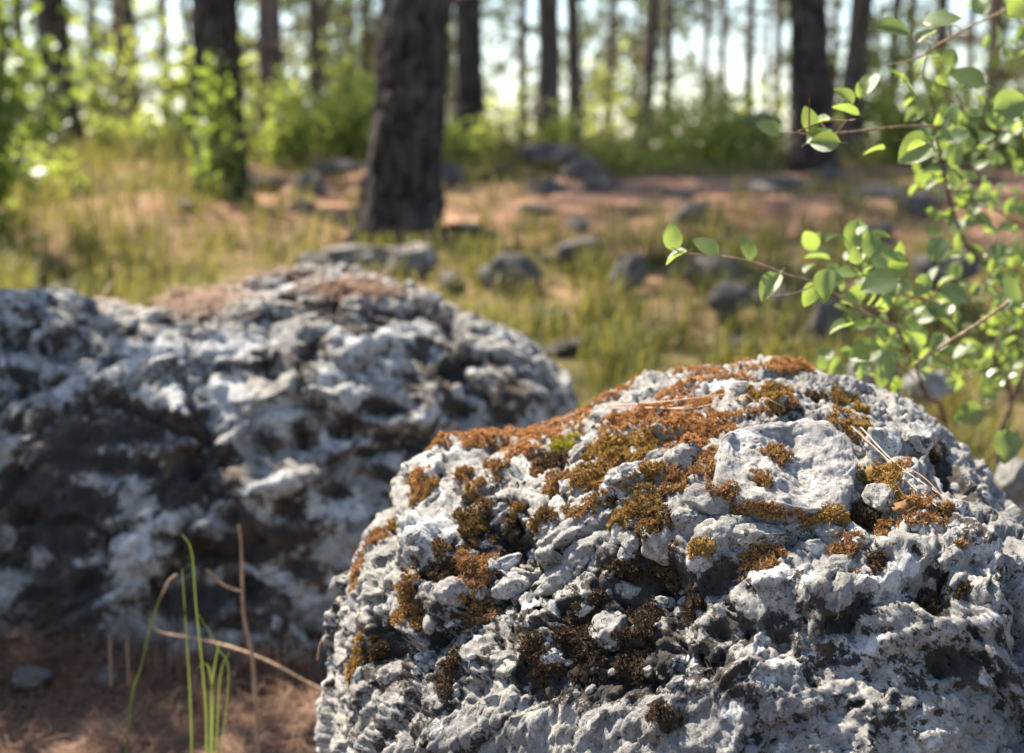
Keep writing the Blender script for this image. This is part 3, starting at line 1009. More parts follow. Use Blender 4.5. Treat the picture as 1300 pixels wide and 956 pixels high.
rocks = [(470, 328, 130, 36, 6.2, M_WARM, "pale topped rock at the foot of the thick pine trunk"),
         (400, 338, 60, 34, 5.6, M_DARKROCK, "low dark mossy rock left of the pale rock below the thick pine"),
         (520, 330, 60, 44, 6.0, M_WARM, "white crusted block right of the pale rock under the thick pine"),
         (736, 320, 82, 34, 5.9, M_DARKROCK, "dark brown rock in the grass, broad and tilted above its grey neighbour"),
         (798, 344, 44, 46, 5.5, M_DARKROCK, "grey lichened rock just right of the dark brown rock in the grass"),
         (652, 348, 80, 50, 5.6, M_DARKROCK, "rounded shaded rock in the grass just above the rear boulder's right end"),
         (908, 345, 66, 50, 5.6, M_DARKROCK, "dark rock in the grass behind the leafy twig's last leaves"),
         (925, 375, 50, 40, 5.0, M_DARKROCK, "blue-grey rock below the dark rock behind the leafy twig"),
         (1050, 415, 50, 60, 4.6, M_DARKROCK, "upright grey rock showing behind the shrub's hanging leaves"),
         (1200, 340, 90, 46, 4.6, M_DARKROCK, "smooth dark grey rock behind the middle of the shrub"),
         (698, 198, 78, 34, 10.8, M_DARKROCK, "large dark mossy rock capping the slope in the clearing"),
         (738, 216, 44, 34, 10.0, M_DARKROCK, "dark block wedged below the capping rock in the clearing"),
         (700, 243, 48, 28, 9.0, M_DARKROCK, "dark rock with a paler top on the brown slope"),
         (757, 240, 34, 28, 9.1, M_DARKROCK, "small black rock on the brown slope beside the paler topped one"),
         (680, 270, 52, 24, 7.6, M_DARKROCK, "low blue-grey rock where the grass meets the brown slope"),
         (338, 235, 46, 26, 9.4, M_DARKROCK, "dark rock just right of the leafy left pine trunk"),
         (395, 235, 44, 32, 9.2, M_DARKROCK, "grey rock between the two nearest pine trunks"),
         (430, 212, 60, 16, 10.5, M_DARKROCK, "flat dark ledge left of the thick pine trunk"),
         (568, 226, 40, 34, 9.6, M_DARKROCK, "dark rock just right of the thick pine trunk"),
         (575, 265, 46, 16, 7.9, M_DARKROCK, "low flat rock tucked against the thick pine's right side"),
         (1050, 225, 46, 22, 10.4, M_DARKROCK, "dark rock at the foot of the right pine trunk"),
         (985, 232, 70, 16, 9.8, M_WARM, "flat pinkish slab left of the right pine's foot"),
         (990, 252, 40, 16, 9.0, M_WARM, "small pale stone below the flat pinkish slab"),
         (1115, 250, 90, 34, 7.6, M_DARKROCK, "broad dark rock behind the shrub's upper stem"),
         (1165, 262, 60, 30, 7.2, M_DARKROCK, "brown rock right of the broad dark one behind the shrub"),
         (935, 283, 34, 18, 8.0, M_DARKROCK, "little black rock on the pink brown slope above the leafy twig"),
         (960, 160, 70, 40, 12.6, M_DARKROCK, "brown rock beside the green bush on the ridge"),
         (860, 245, 50, 16, 9.4, M_WARM, "pale flat stone in the middle of the brown slope"),
         (820, 285, 60, 16, 7.6, M_DARKROCK, "thin dark stone at the upper edge of the grass"),
         (625, 462, 40, 26, 3.0, M_PALE, "pinkish white stone leaning on the rear boulder's right end"),
         (622, 500, 34, 30, 2.9, M_PALE, "round pale stone at the rear boulder's lower right"),
         (668, 490, 90, 80, 3.05, M_ROCK_BACK, "blue-grey pointed rock at the right end of the rear boulder"),
         (1110, 470, 60, 40, 3.6, M_PALE, "pale stone behind the crest of the mossy boulder"),
         (1180, 485, 60, 40, 3.4, M_PALE, "grey pale stone seen between the shrub stems"),
         (1292, 610, 50, 70, 2.2, M_PALE, "sunlit pale stone at the right edge beside the mossy boulder"),
         (130, 858, 60, 26, 2.25, M_PALE, "small pinkish pebble on the needles below the rear boulder"),
         (38, 860, 60, 22, 2.2, M_DARKROCK, "small brown pebble in the lower left corner"),
         (225, 850, 60, 40, 2.36, M_DARKROCK, "dark pebble among the needles behind the grass stems")]
for i, (px, py, w, hh, Yd, mat, lab) in enumerate(rocks):
    add_rock(px, py, w, hh, Yd, mat, lab, 300 + i)


SMALL = []
for k in range(4):
    v, f = stone_shape(700 + k, 3, 13, .12)
    me = make_mesh("stone_small", v * np.array([1, .8, .6]), tris=f, attrs={'dark': np.full(len(v), .12), 'white': np.full(len(v), .1)})
    me.materials.append((M_DARKROCK, M_WARM)[k % 2])
    SMALL.append(me)
r_ = np.random.default_rng(91)
for k in range(40):
    Yd = r_.uniform(6.6, 11.5) if k < 32 else r_.uniform(4.4, 6.6)
    x = r_.uniform(-.34, .36) * Yd
    s = r_.uniform(.035, .11)
    put("loose_stone", SMALL[k % 4], None, gpt(x, Yd, s * .15), None, (r_.normal() * .2, r_.normal() * .2, r_.uniform(0, 6)), (s * 1.3, s, s), label="small blurred stone half sunk in the litter of the slope", category="stone", group="loose stones strewn over the slope")


# ------------------------------------------------------------------ pines
def trunk_mesh(top_h, r0, lean, seed, near=False):
    na = 90 if near else 22
    z = np.concatenate([np.linspace(-.25, 2.6, 240 if near else 34), np.linspace(2.8, top_h, 24)])
    th = np.linspace(0, 2 * np.pi, na, endpoint=False)
    T, Zg = np.meshgrid(th, z)
    rr = r0 * (1 - .72 * np.clip(Zg / top_h, 0, 1)) * (1 + .32 * np.exp(-np.clip(Zg, 0, 9) / .22) * (1 + .25 * np.sin(3 * T + seed)) + .12 * np.exp(-np.clip(Zg, 0, 9) / .9))
    P = np.stack([np.cos(T), np.sin(T), Zg], -1).reshape(-1, 3)
    if near:
        q = np.stack([P[:, 0] * 3.4, P[:, 1] * 3.4, P[:, 2] * 4.2], -1)
        q[:, :2] += (np.stack([perlin(P * 3, seed), perlin(P * 3, seed + 1)], -1)) * .7
        f1, f2, cid = worley(q, seed)
        fur = np.exp(-(f2 - f1) / .10)
        amp = .028 * (cid - .3) - .035 * fur + .01 * fbm(P * 9, 3, .5, seed)
    else:
        q = P * np.array([3.0, 3.0, 3.0])
        f1, f2, cid = worley(q, seed)
        fur = np.exp(-(f2 - f1) / .12)
        amp = r0 * (.10 * cid - .16 * fur)
    rr = rr.ravel() + amp * np.clip(rr.ravel() / r0, .2, 1.2)
    wob = .25 * r0 * perlin(np.stack([np.zeros(len(P)), np.zeros(len(P)) + seed, P[:, 2] * .6], -1), 5)
    V = np.stack([np.cos(T.ravel()) * rr + lean * P[:, 2] + wob, np.sin(T.ravel()) * rr, P[:, 2]], -1)
    return make_mesh("trunk", V, quads=grid_quads(na, len(z), True), attrs={'furrow': np.clip(fur * 1.1 - .25, 0, 1)})


def pine_crown(seed, h0, h1, rad, clumps=230, per=12, length=.24, width=.036):
    """Limbs with sprays of needles; returns (limb verts, quads, needle mesh)."""
    r = np.random.default_rng(seed)
    limbs, C = [], []
    for k in range(26):
        z = h0 + (h1 - h0) * (k + r.uniform(0, .8)) / 26
        a = r.uniform(0, 2 * math.pi)
        L = rad * (.35 + .65 * math.sin(math.pi * min(1, (.18 + .8 * (k / 26))))) * r.uniform(.6, 1.1)
        pts = [(0, 0, z), (math.cos(a) * L * .5, math.sin(a) * L * .5, z + .10 * L), (math.cos(a + .2) * L, math.sin(a + .2) * L, z + .28 * L)]
        sp = spline(pts, 4)
        limbs.append(tube(sp, [.05 * (1 - .8 * i / len(sp)) for i in range(len(sp))], 5))
        for _ in range(clumps // 26):
            t = r.uniform(.35, 1)
            c = sp[int(t * (len(sp) - 1))]
            C.append(np.array(c) + r.normal(size=3) * np.array([.16, .16, .10]) * rad)
    C = np.array(C)
    m = len(C) * per
    base = np.repeat(C, per, 0) + r.normal(size=(m, 3)) * .06
    d = r.normal(size=(m, 3))
    d[:, 2] += .4
    d /= np.linalg.norm(d, axis=1)[:, None]
    s = np.cross(d, r.normal(size=(m, 3)))
    s /= np.linalg.norm(s, axis=1)[:, None]
    L = length * r.uniform(.6, 1.2, (m, 1))
    V = np.concatenate([base - s * width / 2, base + s * width / 2, base + d * L])
    k = np.arange(m)
    F = np.stack([k, k + m, k + 2 * m], -1)
    tint = np.tile(np.clip(np.repeat(r.uniform(0, 1, len(C)), per) + r.normal(size=m) * .15, 0, 1), 3)
    nm = make_mesh("crown", V, tris=F, smooth_shade=False, attrs={'tint': tint})
    lv, lq = merge(limbs)
    lm = make_mesh("limbs", lv, quads=lq, attrs={'furrow': np.zeros(len(lv))})
    return lm, nm


CROWNS = [pine_crown(11 + k, 5.2, 11.5, 1.9) for k in range(3)]
YOUNG = [pine_crown(31 + k, 1.8, 9.0, 1.8, 260, 18, .26, .045) for k in range(3)]


def add_pine(px, py, wpx, lean_px, Yd, label, seed, near=False, group="pine trunks of the forest", crown=None, dark=True, h=12.5):
    c = at(px, py, Yd)
    base = Vector((c.x, Yd, min(c.z, float(gz(c.x, Yd)[0]) + .05)))
    r0 = wpx * Yd / FPX / 2
    root = put("pine_tree", None, None, base, label=label, category="pine tree", group=group)
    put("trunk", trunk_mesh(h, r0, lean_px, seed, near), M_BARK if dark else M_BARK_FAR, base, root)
    lm, nm = crown or CROWNS[seed % 3]
    rz = random.uniform(0, 6.28)
    sc = h / 12.5
    off = base + Vector((lean_px * 8 * sc, 0, 0))
    put("limbs", lm, M_BARK_FAR, off, root, (0, 0, rz), (sc, sc, sc))
    rs2 = np.random.default_rng(seed + 900)
    for k in range(4 if wpx > 25 else 2):
        zz, an, ln_ = rs2.uniform(.9, 3.2), rs2.uniform(0, 6.28), rs2.uniform(.12, .4)
        rr0 = r0 * .8
        p0 = Vector((lean_px * zz + math.cos(an) * rr0, math.sin(an) * rr0, zz))
        p1 = p0 + Vector((math.cos(an) * ln_, math.sin(an) * ln_, ln_ * rs2.uniform(-.1, .35)))
        bv, bq_ = tube([p0, p0.lerp(p1, .5) + Vector((0, 0, .01)), p1], [.016, .012, .006], 6)
        put("branch_stub", make_mesh("branch_stub", bv, quads=bq_, attrs={'furrow': np.zeros(len(bv))}), M_BARK_FAR, base, root)
    put("crown", nm, M_PINE, off, root, (0, 0, rz), (sc, sc, sc))
    return root


pines = [(505, 298, 84, .11, 7.0, "thick dark pine trunk leaning slightly right behind the rear boulder", True),
         (284, 282, 57, -.01, 8.0, "second thickest pine trunk, wrapped in green leaves on the left", True),
         (1031, 222, 46, -.045, 11.0, "dark pine trunk above the clearing, left of the shrub", True),
         (84, 190, 40, -.06, 13.0, "dark left pine trunk leaning left behind the leafy branch", False),
         (172, 168, 20, -.03, 15.0, "slim pine, right one of a close pair near the left edge", False),
         (155, 168, 12, .0, 16.0, "thin pine, left one of a close pair near the left edge", False),
         (347, 190, 30, .0, 12.5, "pine trunk rising out of the dark green bush", False),
         (600, 168, 34, -.03, 14.0, "pine trunk partly hidden behind the thick leaning trunk", False),
         (695, 160, 28, .0, 15.0, "straight pine trunk right of the brightest sky gap", False),
         (731, 165, 17, -.03, 15.5, "slim pine leaning left beside the straight trunk", False),
         (1078, 180, 30, .05, 14.0, "pine trunk leaning right just behind the dark right trunk", False),
         (818, 160, 14, .06, 16.0, "thin curved pine leaning right over the bright gap", False),
         (848, 150, 11, .0, 17.0, "thin mossy green pine stem beside the curved one", False),
         (950, 140, 11, .0, 18.0, "thin straight pine above the green bush", False),
         (664, 150, 11, .0, 18.0, "very thin pine in front of the brightest sky gap", False),
         (402, 170, 16, .0, 15.0, "slim pine between the two nearest trunks", False),
         (414, 168, 9, .01, 17.0, "thin stem close beside the slim pine left of the thick trunk", False),
         (123, 180, 10, .0, 16.0, "thin stem between the leaning left pine and the close pair", False),
         (212, 165, 11, .0, 19.0, "thin pale stem just left of the leaf-wrapped trunk", False),
         (1128, 170, 14, .02, 16.0, "slim pine behind the shrub's top left leaves", False),
         (1190, 150, 16, .0, 16.5, "dark slim pine behind the shrub's top twig", False),
         (1262, 160, 12, .0, 18.0, "thin pine near the right edge behind the shrub", False),
         (895, 150, 9, .0, 22.0, "hair-thin pine left of the bush above the clearing", False),
         (562, 168, 9, .01, 17.5, "thin stem peeping out right beside the thick trunk's upper half", False),
         (772, 160, 10, .02, 18.5, "thin pine alone in the gap right of the slim leaning pine", False),
         (918, 150, 9, -.01, 20.0, "thin pine rising behind the bush left of the thin straight pine", False),
         (985, 160, 10, .0, 18.0, "thin pine just left of the dark right trunk", False),
         (1155, 160, 11, -.01, 17.5, "thin pine between the two slim ones behind the shrub's top", False),
         (1226, 160, 10, .01, 18.5, "thin pine behind the shrub's upper right leaves", False),
         (240, 165, 9, .0, 18.0, "thin stem touching the leaf-wrapped trunk's left side", False),
         (30, 180, 14, .0, 15.0, "slim dark stem at the far left behind the sapling", False),
         (445, 165, 10, .0, 18.0, "thin pine just left of the thick leaning trunk", False)]
for i, (px, py, w, lean, Yd, lab, near) in enumerate(pines):
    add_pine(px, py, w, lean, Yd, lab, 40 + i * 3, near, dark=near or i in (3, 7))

# far pines beyond the ridge, seen as pale stems and hazes of needles
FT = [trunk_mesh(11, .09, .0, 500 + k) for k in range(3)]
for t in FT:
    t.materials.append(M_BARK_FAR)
r_ = np.random.default_rng(5)
for i in range(46):
    Yd = r_.uniform(21, 60)
    x = r_.uniform(-.46, .46) * Yd
    base = gpt(x, Yd, -.1)
    root = put("pine_tree", None, None, base, label="thin distant pine standing beyond the ridge against bright sky", category="pine tree", group="distant pines beyond the ridge")
    s = r_.uniform(.75, 1.25)
    put("trunk", FT[i % 3], None, base, root, (0, 0, i), (s, s, s))
    lm, nm = (YOUNG if (i % 2 or x < -4) else CROWNS)[i % 3]
    put("limbs", lm, M_BARK_FAR, base, root, (0, 0, i * 1.7), (s, s, s))
    put("crown", nm, M_PINE, base, root, (0, 0, i * 1.7), (s, s, s))


# ------------------------------------------------------------------ bushes
def bush_mesh(seed, rx, rz, leaves, size, stems=9, narrow=1.0, spread=.085):
    r = np.random.default_rng(seed)
    parts, C = [], []
    for k in range(stems):
        a = r.uniform(0, 6.28)
        e = r.uniform(.25, 1) * rx
        top = np.array([math.cos(a) * e, math.sin(a) * e, rz * r.uniform(.35, 1.0) * (1 - .3 * (e / rx) ** 2)])
        sp = spline([(0, 0, -.05), tuple(top * np.array([.35, .35, .5])), tuple(top)], 5)
        parts.append(tube(sp, [.012 * (1 - .7 * i / len(sp)) for i in range(len(sp))], 5))
        for i in range(2, len(sp)):
            C.append(sp[i])
            for _ in range(2):
                C.append(sp[i] + Vector(r.normal(size=3) * np.array([rx, rx, rz]) * .16))
    C = np.array([tuple(c) for c in C])
    m = leaves
    ci = r.integers(0, len(C), m)
    base = C[ci] + r.normal(size=(m, 3)) * np.array([rx, rx, rz * .6 + rx * .4]) * spread
    d = r.normal(size=(m, 3))
    d[:, 2] += .5
    d /= np.linalg.norm(d, axis=1)[:, None]
    s = np.cross(d, r.normal(size=(m, 3)))
    s /= np.linalg.norm(s, axis=1)[:, None]
    L = size * r.uniform(.6, 1.3, (m, 1))
    V = np.concatenate([base, base + d * L * .5 + s * L * .33 * narrow, base + d * L, base + d * L * .5 - s * L * .33 * narrow])
    k = np.arange(m)
    Qd = np.stack([k, k + m, k + 2 * m, k + 3 * m], -1)
    tint = np.tile(np.clip(r.uniform(0, 1, len(C))[ci] * .7 + r.uniform(0, .4, m), 0, 1), 4)
    sv, sq = merge(parts)
    return make_mesh("stem", sv, quads=sq, attrs={'furrow': np.zeros(len(sv))}), make_mesh("foliage", V, quads=Qd, smooth_shade=False, attrs={'tint': tint})


def add_bush(px, py, Yd, rx_px, h_px, leaves, size, label, seed, narrow=1.0, cat="bush", name="bush", stems=9, spread=.085):
    c = at(px, py, Yd)
    base = gpt(c.x, Yd)
    s = Yd / FPX
    a, b = bush_mesh(seed, rx_px * s, h_px * s + max(0, c.z - base.z), leaves, size, stems, narrow, spread)
    root = put(name, None, None, base, label=label, category=cat, group="bushes under the pines")
    put("stem", a, M_STEM, base, root)
    f = put("foliage", b, M_SAPLING if name == "sapling" else M_BUSH, base, root)
    f["kind"] = "stuff"


add_bush(900, 205, 11.6, 115, 112, 2600, .085, "broad sunlit green broom bush on the ridge left of the dark right pine", 1, .5, stems=16, spread=.10)
add_bush(362, 215, 11.5, 60, 95, 1500, .07, "dark green bush around a pine trunk right of the leaf-wrapped pine", 2, spread=.11)
add_bush(432, 190, 12.5, 85, 80, 1600, .08, "light green bush just left of the thick pine trunk", 3, spread=.11)
add_bush(-30, 230, 6.6, 90, 300, 1000, .075, "tall leafy sapling cut by the left edge", 4, 1.0, "sapling", "sapling", 9, .09)
add_bush(284, 285, 7.7, 66, 170, 760, .055, "leafy sapling climbing up the left pine trunk", 5, 1.0, "sapling", "sapling", 7, .12)
add_bush(600, 185, 12.8, 70, 48, 800, .07, "green bush just right of the thick pine trunk", 6, spread=.11)
add_bush(706, 170, 14.2, 50, 40, 500, .07, "small green bush at the foot of the straight pine", 7, spread=.12)
add_bush(190, 195, 13.2, 110, 55, 1500, .075, "low yellow-green bush below the close pair of pines", 8, .5)
add_bush(775, 190, 13.0, 60, 26, 500, .07, "low bush left of the broad broom bush", 9, .5, spread=.12)
add_bush(1140, 215, 11.0, 80, 95, 1300, .07, "pale green bush behind the foreground shrub's middle stem", 10, spread=.11)
add_bush(1250, 190, 12.0, 90, 75, 1300, .07, "green bush behind the shrub near the right edge", 11, spread=.11)
add_bush(0, 60, 9.5, 130, 110, 1150, .085, "young broadleaf tree behind the left edge sapling", 12, 1.0, "sapling", "sapling", 12, .08)
add_bush(20, 250, 8.2, 90, 60, 1400, .06, "low leafy bush beneath the left edge sapling", 14, spread=.12)

for i, (px, Yd, hp, lab) in enumerate([(135, 14.0, 210, "airy young broadleaf tree in the gap right of the leaning left pine"),
                                       (232, 13.0, 190, "airy young broadleaf tree just left of the leaf-wrapped pine's crown of leaves"),
                                       (318, 15.0, 170, "airy young broadleaf tree in the gap right of the leaf-wrapped pine"),
                                       (452, 14.5, 180, "airy young broadleaf tree in the gap left of the thick leaning trunk"),
                                       (640, 17.0, 120, "small airy young tree under the brightest sky gap"),
                                       (760, 17.5, 120, "small airy young tree right of the slim leaning pine"),
                                       (965, 16.0, 130, "small airy young tree left of the dark right pine"),
                                       (1125, 14.0, 190, "airy young broadleaf tree right of the pine leaning right"),
                                       (1225, 15.5, 170, "airy young broadleaf tree behind the shrub's upper right")]):
    add_bush(px, 180, Yd, 80, hp, 420 if px < 500 or px > 1000 else 260, .10, lab, 60 + i, 1.0, "young tree", "young_tree", 9, .10)

# an unseen sapling added outside the left edge so that its crown shades the rear boulder's left and the litter before it
base = gpt(-2.15, 3.7)
root = put("sapling", None, None, base, label="tall thin-stemmed sapling beside the rear boulder's left end", category="sapling", group="bushes under the pines")
a, b = bush_mesh(77, .72, 1.5, 3000, .075, 14, 1.0, .13)
put("limbs", a, M_STEM, base + Vector((0, 0, 1.55)), root)
f = put("foliage", b, M_SAPLING, base + Vector((0, 0, 1.55)), root)
f["kind"] = "stuff"
v, q = tube(spline([(0, 0, -.1), (.03, 0, .8), (0, 0, 1.6)], 5), [.028, .027, .026, .025, .024, .023, .022, .021, .02, .02, .02], 8)
put("trunk", make_mesh("trunk", v, quads=q, attrs={'furrow': np.zeros(len(v))}), M_STEM, base, root)

# ------------------------------------------------------------------ grass and needle litter
def blades(P, L, W, tint, bend, seed):
    r = np.random.default_rng(seed)
    m = len(P)
    a = r.uniform(0, 6.28, m)
    d = np.stack([np.cos(a), np.sin(a), np.zeros(m)], -1)
    s = np.stack([-np.sin(a), np.cos(a), np.zeros(m)], -1) * W[:, None]
    up = np.array([0, 0, 1.0])
    mid = P + up * (L * .6)[:, None] + d * (L * bend * .35)[:, None]
    tip = P + up * (L * (1 - .35 * bend))[:, None] + d * (L * bend)[:, None]
    V = np.concatenate([P - s, P + s, mid + s * .7, mid - s * .7, tip])
    k = np.arange(m)
    Q = np.stack([k, k + m, k + 2 * m, k + 3 * m], -1)
    T = np.stack([k + 3 * m, k + 2 * m, k + 4 * m], -1)
    return V, T, Q, np.tile(tint, 5)


n = 150000
u = rng.uniform(0, 1, n)
gy = 3.0 + 13.5 * u ** 1.25
gx = rng.uniform(-.42, .42, n) * gy * 1.05 + rng.uniform(-.3, .3, n)
dens = grassy(gx, gy)
tuft = perlin(np.stack([gx * 4.5, gy * 4.5, np.zeros(n)], -1), 201)
ok = rng.uniform(0, 1, n) < dens * np.clip(.34 + 1.9 * tuft, .02, 1) * .8
gx, gy, tuft = gx[ok], gy[ok], tuft[ok]
P = np.stack([gx, gy, gz(gx, gy) - .01], -1)
m = len(P)
L = (.07 + .13 * rng.beta(2, 3, m)) * (1 + .9 * np.clip(tuft, 0, 1)) * (1 + .5 * smooth(-1.2, -2.2, gx)) * (1 + .7 * smooth(11.5, 13.5, gy))
tn = np.clip(.45 + .9 * fbm(P * np.array([.9, .9, 0]), 2, .5, 210) + rng.normal(size=m) * .22, 0, 1)
V, T, Qd, tt = blades(P, L, .0022 + .0022 * rng.uniform(0, 1, m) + .00025 * gy, tn, rng.uniform(.1, .8, m), 3)
put("grass", make_mesh("grass", V, T, Qd, False, {'tint': tt}), M_GRASS, kind='stuff')


def litter(P, N, L, seed, W=.0011, lift=.004):
    r = np.random.default_rng(seed)
    m = len(P)
    d = r.normal(size=(m, 3))
    d -= N * (d * N).sum(1)[:, None] * .85
    d /= np.linalg.norm(d, axis=1)[:, None]
    s = np.cross(d, N) * W
    L = L * r.uniform(.5, 1.2, m)
    c = P + N * (lift * r.uniform(.2, 2, m))[:, None]
    V = np.concatenate([c - d * L[:, None] / 2 - s, c - d * L[:, None] / 2 + s, c + d * L[:, None] / 2 + s, c + d * L[:, None] / 2 - s])
    k = np.arange(m)
    return V, np.stack([k, k + m, k + 2 * m, k + 3 * m], -1), np.tile(r.uniform(0, 1, m), 4)


n = 60000
ly = np.concatenate([rng.uniform(1.4, 3.2, n // 2), 6.2 + 6.5 * rng.uniform(0, 1, n // 2)])
lx = rng.uniform(-.45, .45, n) * (ly + .5)
ok = rng.uniform(0, 1, n) < 1 - .8 * grassy(lx, ly)
lx, ly = lx[ok], ly[ok]
P = np.stack([lx, ly, gz(lx, ly)], -1)
V, Qd, tt = litter(P, np.tile([0, 0, 1.0], (len(P), 1)), np.where(ly < 4, .115, .09), 5, .0007, .006)
tt = tt * np.tile(np.where(ly < 4, .42 + .45 * smooth(-.75, -.2, lx), 1), 4)  # near needles dulled: shade put into the tint, easing off to the right
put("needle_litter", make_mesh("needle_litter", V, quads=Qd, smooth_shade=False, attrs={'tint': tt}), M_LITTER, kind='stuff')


def needles_on(bvh, cx, cy, rxp, ryp, count, length, seed, lift):
    r = np.random.default_rng(seed)
    P, N = [], []
    for _ in range(count):
        h = hit(cx + r.normal() * rxp, cy + r.normal() * ryp, bvh)
        if h:
            P.append(tuple(h[0]))
            N.append(tuple((h[1] + Vector((0, 0, 1.5))).normalized()))
    P, N = np.array(P), np.array(N)
    return litter(P, N, np.full(len(P), length), seed, .0012, lift)


parts = [needles_on(bvh_back, 235, 372, 36, 12, 900, .10, 61, .009), needles_on(bvh_back, 190, 362, 20, 9, 300, .09, 62, .007), needles_on(bvh_back, 450, 368, 26, 5, 260, .09, 63, .006),
         needles_on(bvh_back, 300, 345, 40, 6, 300, .07, 64, .006)]
V = np.concatenate([p[0].reshape(4, -1, 3) for p in parts], 1).reshape(-1, 3)
m = len(V) // 4
k = np.arange(m)
tt = np.concatenate([p[2].reshape(4, -1) for p in parts], 1).ravel()
put("needle_litter", make_mesh("needle_litter_heap", V, quads=np.stack([k, k + m, k + 2 * m, k + 3 * m], -1), smooth_shade=False, attrs={'tint': tt * .6}), M_LITTER, kind='stuff')

# dry needle heap on the ground in the lower left corner
r_ = np.random.default_rng(66)
m = 4500
hx, hy = -.80 + r_.normal(size=m) * .2, 2.40 + r_.normal(size=m) * .14
P = np.stack([hx, hy, gz(hx, hy) + .08 * np.exp(-((hx + .8) / .15) ** 2 - ((hy - 2.42) / .14) ** 2) * r_.uniform(.2, 1, m)], -1)
V, Qd, tt = litter(P, np.tile([0, 0, 1.0], (m, 1)), np.full(m, .13), 67, .0007, .01)
put("needle_litter", make_mesh("needle_litter_mound", V, quads=Qd, smooth_shade=False, attrs={'tint': tt * .28}), M_LITTER, kind='stuff')

# dry tufts along the foot of the rear boulder
r_ = np.random.default_rng(68)
m = 2600
cx = r_.uniform(-1.0, -.05, 60)
hx = np.repeat(cx, 44)[:m] + r_.normal(size=m) * .022
hy = np.repeat(2.36 + .10 * r_.normal(size=60) * .6, 44)[:m] + r_.normal(size=m) * .02
P = np.stack([hx, hy, gz(hx, hy) - .005], -1)
V, T, Qd, tt = blades(P, r_.uniform(.03, .11, m), r_.uniform(.0005, .0010, m), r_.uniform(0, .8, m), r_.uniform(.2, 1.1, m), 69)
put("dry_grass", make_mesh("dry_grass", V, T, Qd, False, {'tint': tt}), M_LITTER, kind='stuff')

# ------------------------------------------------------------------ long dry pine needles lying on the front boulder
dry = [([(642, 548), (690, 528), (760, 510)], "pale dry needle lying on the orange moss, leftmost and steepest"),
       ([(660, 566), (700, 545), (738, 528)], "short dry needle low on the left slope of orange moss"),
       ([(775, 522), (840, 517), (935, 509)], "long dry needle curving across the moss above the grey slab, upper one"),
       ([(820, 524), (880, 526), (945, 510)], "long dry needle crossing just below the upper one above the grey slab"),
       ([(780, 527), (850, 521), (880, 522)], "dry needle stretched along the moss left of the crossing pair"),
       ([(1084, 548), (1130, 592), (1192, 652)], "dry needle running down the right of the slab, longest of that bundle"),
       ([(1092, 552), (1140, 592), (1202, 642)], "dry needle close above the longest one right of the slab"),
       ([(1128, 590), (1165, 612), (1208, 646)], "reddish short needle at the top of the bundle right of the slab"),
       ([(1088, 549), (1120, 585), (1168, 632)], "thin pale needle under the bundle right of the slab"),
       ([(968, 512), (985, 518), (1000, 524)], "tiny pale needle just above the slab's upper edge"),
       ([(600, 556), (625, 545), (650, 530)], "broken dry needle at the left end of the orange moss")]
for i, (pp, lab) in enumerate(dry):
    pts = []
    for px, py in pp:
        h = hit(px, py, bvh_all)
        if h:
            pts.append(h[0] + h[1] * .004 + Vector((0, 0, .0045)))
    if len(pts) < 2:
        continue
    sp = spline(pts, 8)
    v, q = tube(sp, [(.00085 if i < 5 else .00065) * (1 - .5 * k / len(sp)) for k in range(len(sp))], 6)
    c = pts[0]
    put("pine_needle", make_mesh("pine_needle", v - np.array(c), quads=q, attrs={'tint': np.full(len(v), .75 if 'red' not in lab else .1)}), M_DRY, c, label=lab, category="pine needle", group="dry needles on the mossy boulder")

# ------------------------------------------------------------------ stems and twigs at lower left
def ribbon(pts, w0, w1, n=8):
    sp = spline(pts, n)
    V = []
    for k, p in enumerate(sp):
        t = k / (len(sp) - 1)
        w = w0 + (w1 - w0) * t
        d = (sp[min(k + 1, len(sp) - 1)] - sp[max(k - 1, 0)]).normalized()
        s = d.cross(FWD).normalized()
        V += [tuple(p - s * w), tuple(p + FWD * w * .35), tuple(p + s * w)]
    return np.array(V), grid_quads(3, len(sp))


gb = at(245, 1010, 1.80)
gb.z = float(gz(gb.x, gb.y)[0])
tuft_root = put("grass_tuft", None, None, gb, label="thin green grass tuft rising in front of the rear boulder", category="grass tuft")
for pp, w in (([(244, 1075), (243, 930), (240, 860), (235, 780), (231, 722)], .0016), ([(258, 1070), (262, 930), (257, 850), (249, 770), (243, 700), (231, 678)], .0018),
              ([(262, 1075), (290, 870), (275, 820), (252, 780)], .0010), ([(266, 1070), (268, 900), (272, 850), (278, 820), (286, 817), (298, 820)], .0019),
              ([(266, 1070), (270, 900), (266, 852), (258, 842), (250, 850)], .0017), ([(270, 1070), (277, 900), (281, 850), (291, 828)], .0014)):
    v, q = ribbon([at(x, y, 1.80) for x, y in pp], w * .75, w * .2)
    put("blade", make_mesh("blade", v - np.array(gb), quads=q), M_BLADE, gb, tuft_root)
gs = at(158, 1070, 1.82)
st = put("grass_stalk", None, None, gs, label="single curved grass stem with a dry brown tip", category="grass stem")
v, q = tube(spline([at(x, y, 1.82) for x, y in ((152, 1070), (165, 900), (178, 850), (190, 800), (203, 760), (214, 738), (222, 731))], 6), [.0013] * 37, 6)
put("stalk", make_mesh("stalk", v - np.array(gs), quads=q), M_BLADE, gs, st)
v, q = tube(spline([at(x, y, 1.82) for x, y in ((205, 757), (214, 738), (225, 729))], 6), [.0019] * 13, 6)
put("tip", make_mesh("tip", v - np.array(gs), quads=q, attrs={'furrow': np.zeros(len(v))}), M_TWIG, gs, st, label="dry brown tip")
ws = at(322, 1000, 1.95)
wd = put("dead_weed", None, None, ws, label="upright reddish dead weed stalk with one side shoot", category="weed")
